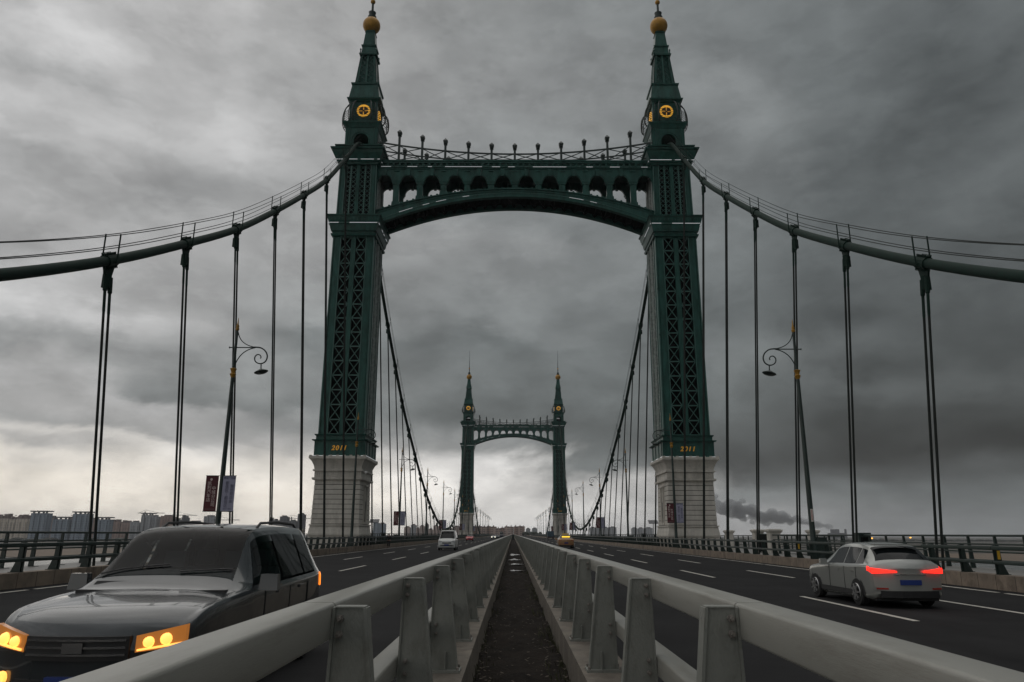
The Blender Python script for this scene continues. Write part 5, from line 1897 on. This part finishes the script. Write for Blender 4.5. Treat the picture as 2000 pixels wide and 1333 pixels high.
o.scale = (1.2, 1.1, 1.3)

# --- blue truck far right
t = empty('truck', (12.9, 262, 0), 'small dark truck with a blue cargo box driving away beyond the taxi', 'truck')
m = MB(); m.box(-1.1, 1.1, 0, 4.2, .95, 2.75); m.box(-1.13, 1.13, -.03, .03, .95, 1.05); m.obj('cargo_box', mat('truck_blue', (.035, .07, .10), .6, 0, .3, 2), t)
m = MB(); m.fru(.55, 1.0, .8, 2.2, .92, .6, 0, 5.1); m.obj('cab', mat('truck_cab', (.03, .035, .04), .5), t)
m = MB(); m.box(-.95, .95, .1, 5.8, .55, .8); m.obj('chassis', BLACKP, t)
for sx in (-1, 1):
    for y in (.9, 4.9): wheel(t, sx * .95, y, .42, sx)
    m = MB(); m.box(sx * .8 - .12, sx * .8 + .12, -.06, -.03, .8, .92); m.obj('tail_light', REDOFF, t)

# ================================================================== PERSON
def skinned(name, chain, edges, mats, parent, sub=1):
    me = bpy.data.meshes.new(name)
    me.from_pydata([c_[0] for c_ in chain], edges, [])
    o = bpy.data.objects.new(name, me); COL.objects.link(o)
    sm = o.modifiers.new('skin', 'SKIN')
    for v, c_ in zip(me.skin_vertices[0].data, chain):
        rr = c_[1]
        v.radius = (rr, rr) if not isinstance(rr, tuple) else rr
    me.skin_vertices[0].data[0].use_root = True
    o.modifiers.new('sub', 'SUBSURF').levels = sub
    o.modifiers['sub'].render_levels = sub
    dg = bpy.context.evaluated_depsgraph_get()
    m2 = bpy.data.meshes.new_from_object(o.evaluated_get(dg))
    bpy.data.objects.remove(o)
    m2.materials.clear(); m2.materials.append(mats)
    m2.shade_smooth()
    return link(name, m2, parent)


SKIN = mat('skin', (.35, .22, .16), .6)
CLOTH = mat('black_jacket', (.012, .013, .016), .85, 0, .2, 10)
CLOTH2 = mat('dark_trousers', (.014, .014, .018), .85, 0, .2, 10)
t = empty('person', (-16.9 + 1.15, 96.5, 0), 'person in a dark jacket and trousers walking along the left kerb beside the barrier', 'person')
V = [((0, 0, .95), .13), ((0, 0, 1.15), .14), ((0, -.02, 1.36), .17), ((0, -.02, 1.47), .07), ((0, -.03, 1.54), .065), ((0, -.05, 1.64), .095), ((0, -.05, 1.72), .08),
     ((.19, 0, 1.40), .065), ((.28, .02, 1.14), .05), ((.26, -.12, .92), .038), ((.25, -.17, .84), .035),
     ((-.19, 0, 1.40), .065), ((-.28, .04, 1.14), .05), ((-.25, .0, .90), .038), ((-.24, -.02, .82), .035),
     ((.10, 0, .88), .10), ((.11, -.14, .50), .065), ((.11, -.08, .10), .045), ((.12, -.24, .05), .04),
     ((-.10, 0, .88), .10), ((-.11, .02, .50), .065), ((-.11, .20, .12), .045), ((-.12, .08, .05), .04)]
E_ = [(0, 1), (1, 2), (2, 3), (3, 4), (4, 5), (5, 6), (2, 7), (7, 8), (8, 9), (9, 10), (2, 11), (11, 12), (12, 13), (13, 14), (0, 15), (15, 16), (16, 17), (17, 18), (0, 19), (19, 20), (20, 21), (21, 22)]
body = skinned('body', [(p_, r_ * (.8 if 1.5 > p_[2] else 1)) for p_, r_ in V], E_, SKIN, t)
J = [((0, 0, .92), .165), ((0, 0, 1.15), .17), ((0, -.02, 1.36), .20), ((0, -.02, 1.48), .085), ((.20, 0, 1.40), .085), ((.29, .02, 1.14), .07), ((.265, -.11, .93), .055), ((-.20, 0, 1.40), .085), ((-.29, .04, 1.14), .07), ((-.255, 0, .91), .055)]
skinned('jacket', J, [(0, 1), (1, 2), (2, 3), (2, 4), (4, 5), (5, 6), (2, 7), (7, 8), (8, 9)], CLOTH, t)
T_ = [((0, 0, .97), .13), ((.10, 0, .86), .115), ((.11, -.14, .50), .085), ((.11, -.08, .13), .065), ((-.10, 0, .86), .115), ((-.11, .02, .50), .085), ((-.11, .19, .15), .065)]
skinned('trousers', T_, [(0, 1), (1, 2), (2, 3), (0, 4), (4, 5), (5, 6)], CLOTH2, t)
m = MB(); m.lathe([(.0, 1.80), (.06, 1.79), (.102, 1.74), (.11, 1.69), (.104, 1.66)], 12, (0, -.035, 0)); m.obj('hair', BLACKP, t, smooth=60)
m = MB()
for (x, y) in ((.115, -.22), (-.115, .12)): m.fru(0.0, .05, .13, .09, .04, .09, x, y + .02)
m.obj('shoes', BLACKP, t)

# ================================================================== SKYLINE
HZ = 1043.5


def px_dir(x): return (x - 1001.7) / 1490.0


def bld(x0, x1, ytop, D, wm, rm, lab, style=0, dep=None):
    """block covering photo columns x0..x1 as seen from the bridge, roofline at ytop, D metres away"""
    hz = 1040.0 + (x0 + x1) / 2 / 1000 * 3.5
    X0 = px_dir(x0) * D; X1 = px_dir(x1) * D
    H = 1.75 + (hz - ytop) * D / 1490.0
    wd = X1 - X0; dp = dep or min(max(wd * .6, 15), 60)
    t = empty('apartment_building', ((X0 + X1) / 2, D, -12), lab, 'building', 'buildings of the distant skyline')
    rnd = random.Random(int(x0 * 7 + D))
    H += 12
    m = MB(); h = wd / 2
    n = max(2, int(wd / 9)); 
    m.box(-h, h, 0, dp, 0, H)
    for i in range(n):      # projecting bays
        xc = -h + wd * (i + .5) / n
        m.box(xc - wd / n * .28, xc + wd / n * .28, -1.6, 0, 0, H - rnd.choice((0, 3, 6)))
    m.obj('wall', wm, t)
    m = MB()
    if style == 1:          # blue towers: flat slab roof with corner frames
        m.box(-h - 1, h + 1, -2, dp + 1, H + 2.2, H + 4.2)
        for xx in (-h * .8, -.2 * h, .4 * h, h * .8): m.box(xx - 1.2, xx + 1.2, 2, 5, H, H + 2.2)
    elif style == 2:        # stepped roof boxes
        for i in range(max(2, n)):
            xc = -h + wd * (i + .5) / max(2, n)
            m.box(xc - wd / n * .3, xc + wd / n * .3, 1, dp * .7, H, H + rnd.uniform(2.5, 6.5))
            m.fru(H + 6.5, wd / n * .0 + 1.5, 2, H + 8, .5, .5, xc, 4) if rnd.random() < .3 else None
    elif style == 3:
        m.box(-h, h, .3, dp, H, H + 1.2)
        m.box(-h * .3, h * .1, 3, dp * .6, H + 1.2, H + 3)
    else:
        m.box(-h * .5, h * .5, 1, dp * .6, H, H + 3.2)
        m.box(-h * .98, h * .98, .3, 1.0, H, H + 1.1)
    m.obj('roof', rm, t)
    return t


def crane(x, ytop, D, lab):
    hz = 1040.0 + x / 1000 * 3.5
    H = 12 + 1.75 + (hz - ytop) * D / 1490.0
    t = empty('tower_crane', (px_dir(x) * D, D - 20, -12), lab, 'crane', 'tower cranes on the skyline')
    m = MB(); m.box(-.9, .9, -.9, .9, 0, H); m.obj('mast', ROOFG, t)
    m = MB(); m.bar((-14, 0, H - 3), (38, 0, H - 3), 1.0, 1.1); m.bar((0, 0, H + 3), (30, 0, H - 3), .4); m.bar((0, 0, H + 3), (-12, 0, H - 3), .4); m.obj('jib', ROOFG, t)


D1 = 1500
for i, (a, b, y) in enumerate([(-40, -14, 1012), (-12, 12, 1011), (13, 26, 1012.5), (27, 50, 1011.5)]):
    bld(a, b, y + 3, D1, W_BEIGE, ROOFM, 'low beige apartment block with brown roofs, %s from the left at the left end' % ORD[i], 2)
for i, (a, b, y) in enumerate([(-30, -5, 1009), (0, 15, 1007.5), (29, 54, 1008), (88, 101, 1011), (131, 139, 1012), (169, 184, 1012.5), (211, 232, 1018), (234, 252, 1020)]):
    bld(a, b, y + 2, D1 + 220, W_BROWN, ROOFM, 'brown apartment block behind the blue towers, %s from the left' % ORD[i], 2)
for i, (a, b, y) in enumerate([(54.5, 86, 1003.5), (99, 132, 1015), (137, 168, 1005), (183, 210, 1015.5)]):
    bld(a, b, y, D1 - 160, W_BLUE, ROOFG, '%s blue grey tower block with a flat overhanging roof, %s of four from the left' % ('tall' if i in (0, 2) else 'lower', ORD[i]), 1)
for (a, b, y, wm, rm, stl, lab) in [
    (252, 270, 1021, W_GREY, ROOFG, 0, 'short grey block left of the tall pale towers'),
    (272, 294, 1007, W_GREY, ROOFG, 1, 'tall pale grey tower under construction left of the second hanger'),
    (295.5, 304, 1010, W_GREY, ROOFG, 0, 'slim grey tower joined to the tall pale one'),
    (310, 336, 1010, W_BROWN, ROOFM, 0, 'red brown tower with slanted roof beside the second hanger'),
    (339, 349, 1016, W_DARK, ROOFG, 0, 'dark low block left of the second hanger ropes'),
    (351, 362, 1012, W_DARK, ROOFG, 2, 'dark stepped block right of the second hanger ropes'),
    (363, 393, 1021, W_DARK, ROOFG, 0, 'long low dark building between the dark stepped block and the banner lamp'),
    (395, 419, 1010.5, W_GREY, ROOFG, 0, 'grey office block just left of the first lamp post'),
    (523, 540, 1017, W_DARK, ROOFG, 2, 'small dark block at the fourth hanger'),
    (544, 560, 1011, W_DARK, ROOFG, 0, 'dark square tower left of the near stone base'),
    (561, 578, 1019, W_DARK, ROOFG, 0, 'low dark building between two dark towers'),
    (579, 592, 1006, W_DARK, ROOFG, 0, 'tallest dark tower touching the near left stone base')]:
    bld(a, b, y, D1 + 60, wm, rm, lab, stl)
for (x, y, l) in ((288, 1001, 'thin tower crane above the tall pale tower'), (352, 1005, 'thin tower crane at the second hanger'), (435, 1014, 'small crane right of the first lamp post'), (573, 1011, 'crane between the dark towers')):
    crane(x, y, D1, l)
D2 = 1900
for (a, b, y, wm, lab) in [
    (728, 739, 1022, W_BLUE, 'blue grey tower behind the left solar panel'), (739.5, 752, 1024, W_BLUE, 'lower blue grey tower right of the left solar panel'),
    (789, 801, 1031, W_PINK, 'short pinkish tower right of the left banner lamp'), (802, 812.5, 1027, W_GREY, 'domed brown grey tower between hangers on the left'),
    (813, 818.5, 1033, W_PINK, 'low pinkish block between two towers'), (819, 829, 1029, W_PINK, 'broad pinkish tower left of the dark lamp'), (829.5, 836, 1025, W_DARK, 'slim dark tower behind the third left hangers'),
    (836.5, 845, 1035, W_PINK, 'low pinkish slab left of the minivan'), (846, 857, 1029, W_PINK, 'twin pinkish tower left of the minivan'), (858, 870, 1032, W_PINK, 'pinkish block above the minivan'), (871, 884, 1033, W_PINK, 'pinkish block right of the minivan roof'), (885, 898, 1030, W_PINK, 'pinkish tower beside the far left stone base')]:
    bld(a, b, y, D2, wm, ROOFM, lab, 0)
xs_ = [924, 932, 941, 950, 958, 969.5, 977, 985, 994, 1003, 1012, 1020, 1025]
tops = [1030, 1030, 1031, 1030, 1031, 1034, 1033, 1030.5, 1031, 1030.5, 1030, 1030.5]
for i in range(12):
    bld(xs_[i] + .1, xs_[i + 1] - .1, tops[i], 1150, W_PINK if i % 3 else W_BROWN, ROOFM, 'pinkish apartment slab at the far bridge end, %s from the left in its row' % ORD[i], 3, 20)
for i, (a, b, y) in enumerate([(1027, 1036, 1034), (1039, 1049, 1033.5), (1152, 1164, 1032), (1165, 1173, 1032), (1175, 1189, 1032), (1190, 1204, 1031.5), (1234, 1245, 1033), (1247, 1257, 1033), (1259, 1275, 1033)]):
    bld(a, b, y, 2000, W_GREY, ROOFG, 'pale grey tower block on the right of the bridge axis, %s from the left' % ORD[i], 0)

# far trees as one mass
TREE = mat('far_trees', (.030, .036, .026), .95, 0, .4, .03)
for (x0, x1, D, hgt, lab) in ((-2200, -330, 1350, 5, 'left'), (420, 3200, 1900, 6, 'right')):
    m = MB(); n = int((x1 - x0) / 6)
    rnd = random.Random(int(x0))
    for k in range(n):
        x = x0 + (x1 - x0) * k / n; r = rnd.uniform(5, 10)
        z = rnd.uniform(.3, 1) * hgt; yy = D + rnd.uniform(-30, 30)
        m.fru(-12, r * .8, r * .8, -12 + z * .6, r, r, x, yy); m.fru(-12 + z * .6, r, r, -12 + z, r * .35, r * .35, x + rnd.uniform(-2, 2), yy)
    tag(m.obj('treeline', TREE, fix=False), 'dark distant tree line on the %s bank' % lab, 'trees', kind='stuff')
m = MB(); rnd = random.Random(11)
for k in range(60):
    x = 12 + rnd.random() * 22; y = 930 + rnd.uniform(-10, 10)
    r = rnd.uniform(1.2, 2.5); z = rnd.uniform(1, 3.6)
    m.fru(z - 1.5, r * .6, r * .6, z, r, r, x, y); m.fru(z, r, r, z + 1.3, r * .3, r * .3, x, y)
tag(m.obj('treetops', TREE, fix=False), 'dark tree tops at the end of the right carriageway', 'trees', kind='stuff')

# power station with smoke
D = 3200
hzr = 1045.7
t = empty('power_station', (px_dir(1640) * D, D, -12), 'grey power station with chimney on the right horizon below its smoke', 'power station')


def rx(x): return (px_dir(x) - px_dir(1640)) * D


def rz_(y): return 12 + 1.75 + (hzr - y) * D / 1490.0
PG = mat('power_grey', (.06, .065, .075), .9)
m = MB(); m.box(rx(1627), rx(1652), 0, 60, 0, rz_(1041.5)); m.obj('turbine_hall', PG, t)
m = MB(); m.box(rx(1631), rx(1640), 5, 50, 0, rz_(1034.5)); m.obj('boiler_house', PG, t)
m = MB(); m.lathe([(6, 0), (4, rz_(1034))], 12, (rx(1655), 20, 0)); m.obj('chimney', PG, t)

import bmesh
SMK = bpy.data.materials.new('smoke')
SMK.use_nodes = True
tt = SMK.node_tree; tt.nodes.clear()
pv = tt.nodes.new('ShaderNodeVolumePrincipled'); oo = tt.nodes.new('ShaderNodeOutputMaterial')
pv.inputs['Color'].default_value = (.70, .72, .75, 1); pv.inputs['Density'].default_value = .045; pv.inputs['Anisotropy'].default_value = 0
tt.links.new(pv.outputs[0], oo.inputs['Volume'])
bm = bmesh.new(); rnd = random.Random(4)
for k in range(130):
    u = rnd.random() ** .8
    px = 1652 - 235 * u; py = 1034 - 6 * u ** .5 - 36 * u ** 1.05
    spread = 3 + 23 * u ** .8
    px += rnd.gauss(0, spread * .45); py += rnd.gauss(0, spread * .36)
    r = (2.2 + 8.5 * u ** .7) * rnd.uniform(.6, 1.15) * D / 1490
    c_ = Vector((px_dir(px) * D, D + 60 + rnd.uniform(-1, 1) * spread * 2, 1.75 + (hzr - py) * D / 1490))
    ret = bmesh.ops.create_icosphere(bm, subdivisions=2, radius=1.0)
    ph = rnd.uniform(0, 6)
    for v in ret['verts']:
        d = v.co.normalized()
        q = 1 + .18 * sin(3 * d.x * 2 + ph) * sin(3 * d.z * 2 + ph) + .1 * sin(9 * d.y + ph * 2)
        v.co = Vector((d.x * r * 1.25, d.y * r, d.z * r * .85)) * q + c_
me = bpy.data.meshes.new('smoke_plume'); bm.to_mesh(me); bm.free()
me.materials.append(SMK)
SMOKE = link('smoke_plume', me)
tag(SMOKE, 'dark billowing smoke plume drifting left from the power station chimney', 'smoke', kind='stuff')
rm_ = SMOKE.modifiers.new('union', 'REMESH'); rm_.mode = 'VOXEL'; rm_.voxel_size = 4.5

# two lit lamps on the far right bank
for (x, y, l) in ((1701, 1052, 'left'), (1776, 1050.5, 'right')):
    D = 900; hz = 1045.8
    z = 1.75 + (hz - y) * D / 1490
    t = empty('bank_lamp', (px_dir(x) * D, D, -12), 'tiny lit orange lamp on the dark right bank, %s one of two' % l, 'lamp', 'orange lamps on the right bank')
    m = MB(); m.tube([(0, 0, 0), (0, 0, z + 12)], .15, 5); m.obj('pole', IRON, t)
    m = MB(); m.lathe([(.05, -.8), (1.0, -.3), (1.0, .3), (.05, .8)], 8, (0, 0, z + 12.3)); m.obj('lamp', mat('orange_lamp', (.9, .5, .1), .5, emit=(1.0, .45, .06), estr=2.5), t)

# ================================================================== HAZE
HZM = bpy.data.materials.new('haze_air')
HZM.use_nodes = True
tt = HZM.node_tree; tt.nodes.clear()
pv = tt.nodes.new('ShaderNodeVolumePrincipled'); oo = tt.nodes.new('ShaderNodeOutputMaterial')
pv.inputs['Color'].default_value = (.86, .88, .92, 1); pv.inputs['Density'].default_value = .00010; pv.inputs['Anisotropy'].default_value = 0.2
tt.links.new(pv.outputs[0], oo.inputs['Volume'])
USE_HAZE = True
if USE_HAZE:
    m = MB(); m.box(-6600, 6600, -2100, 7100, -17, 160)
    h = m.obj('haze', HZM); tag(h, 'thin grey air over the river and city', 'haze', kind='stuff')
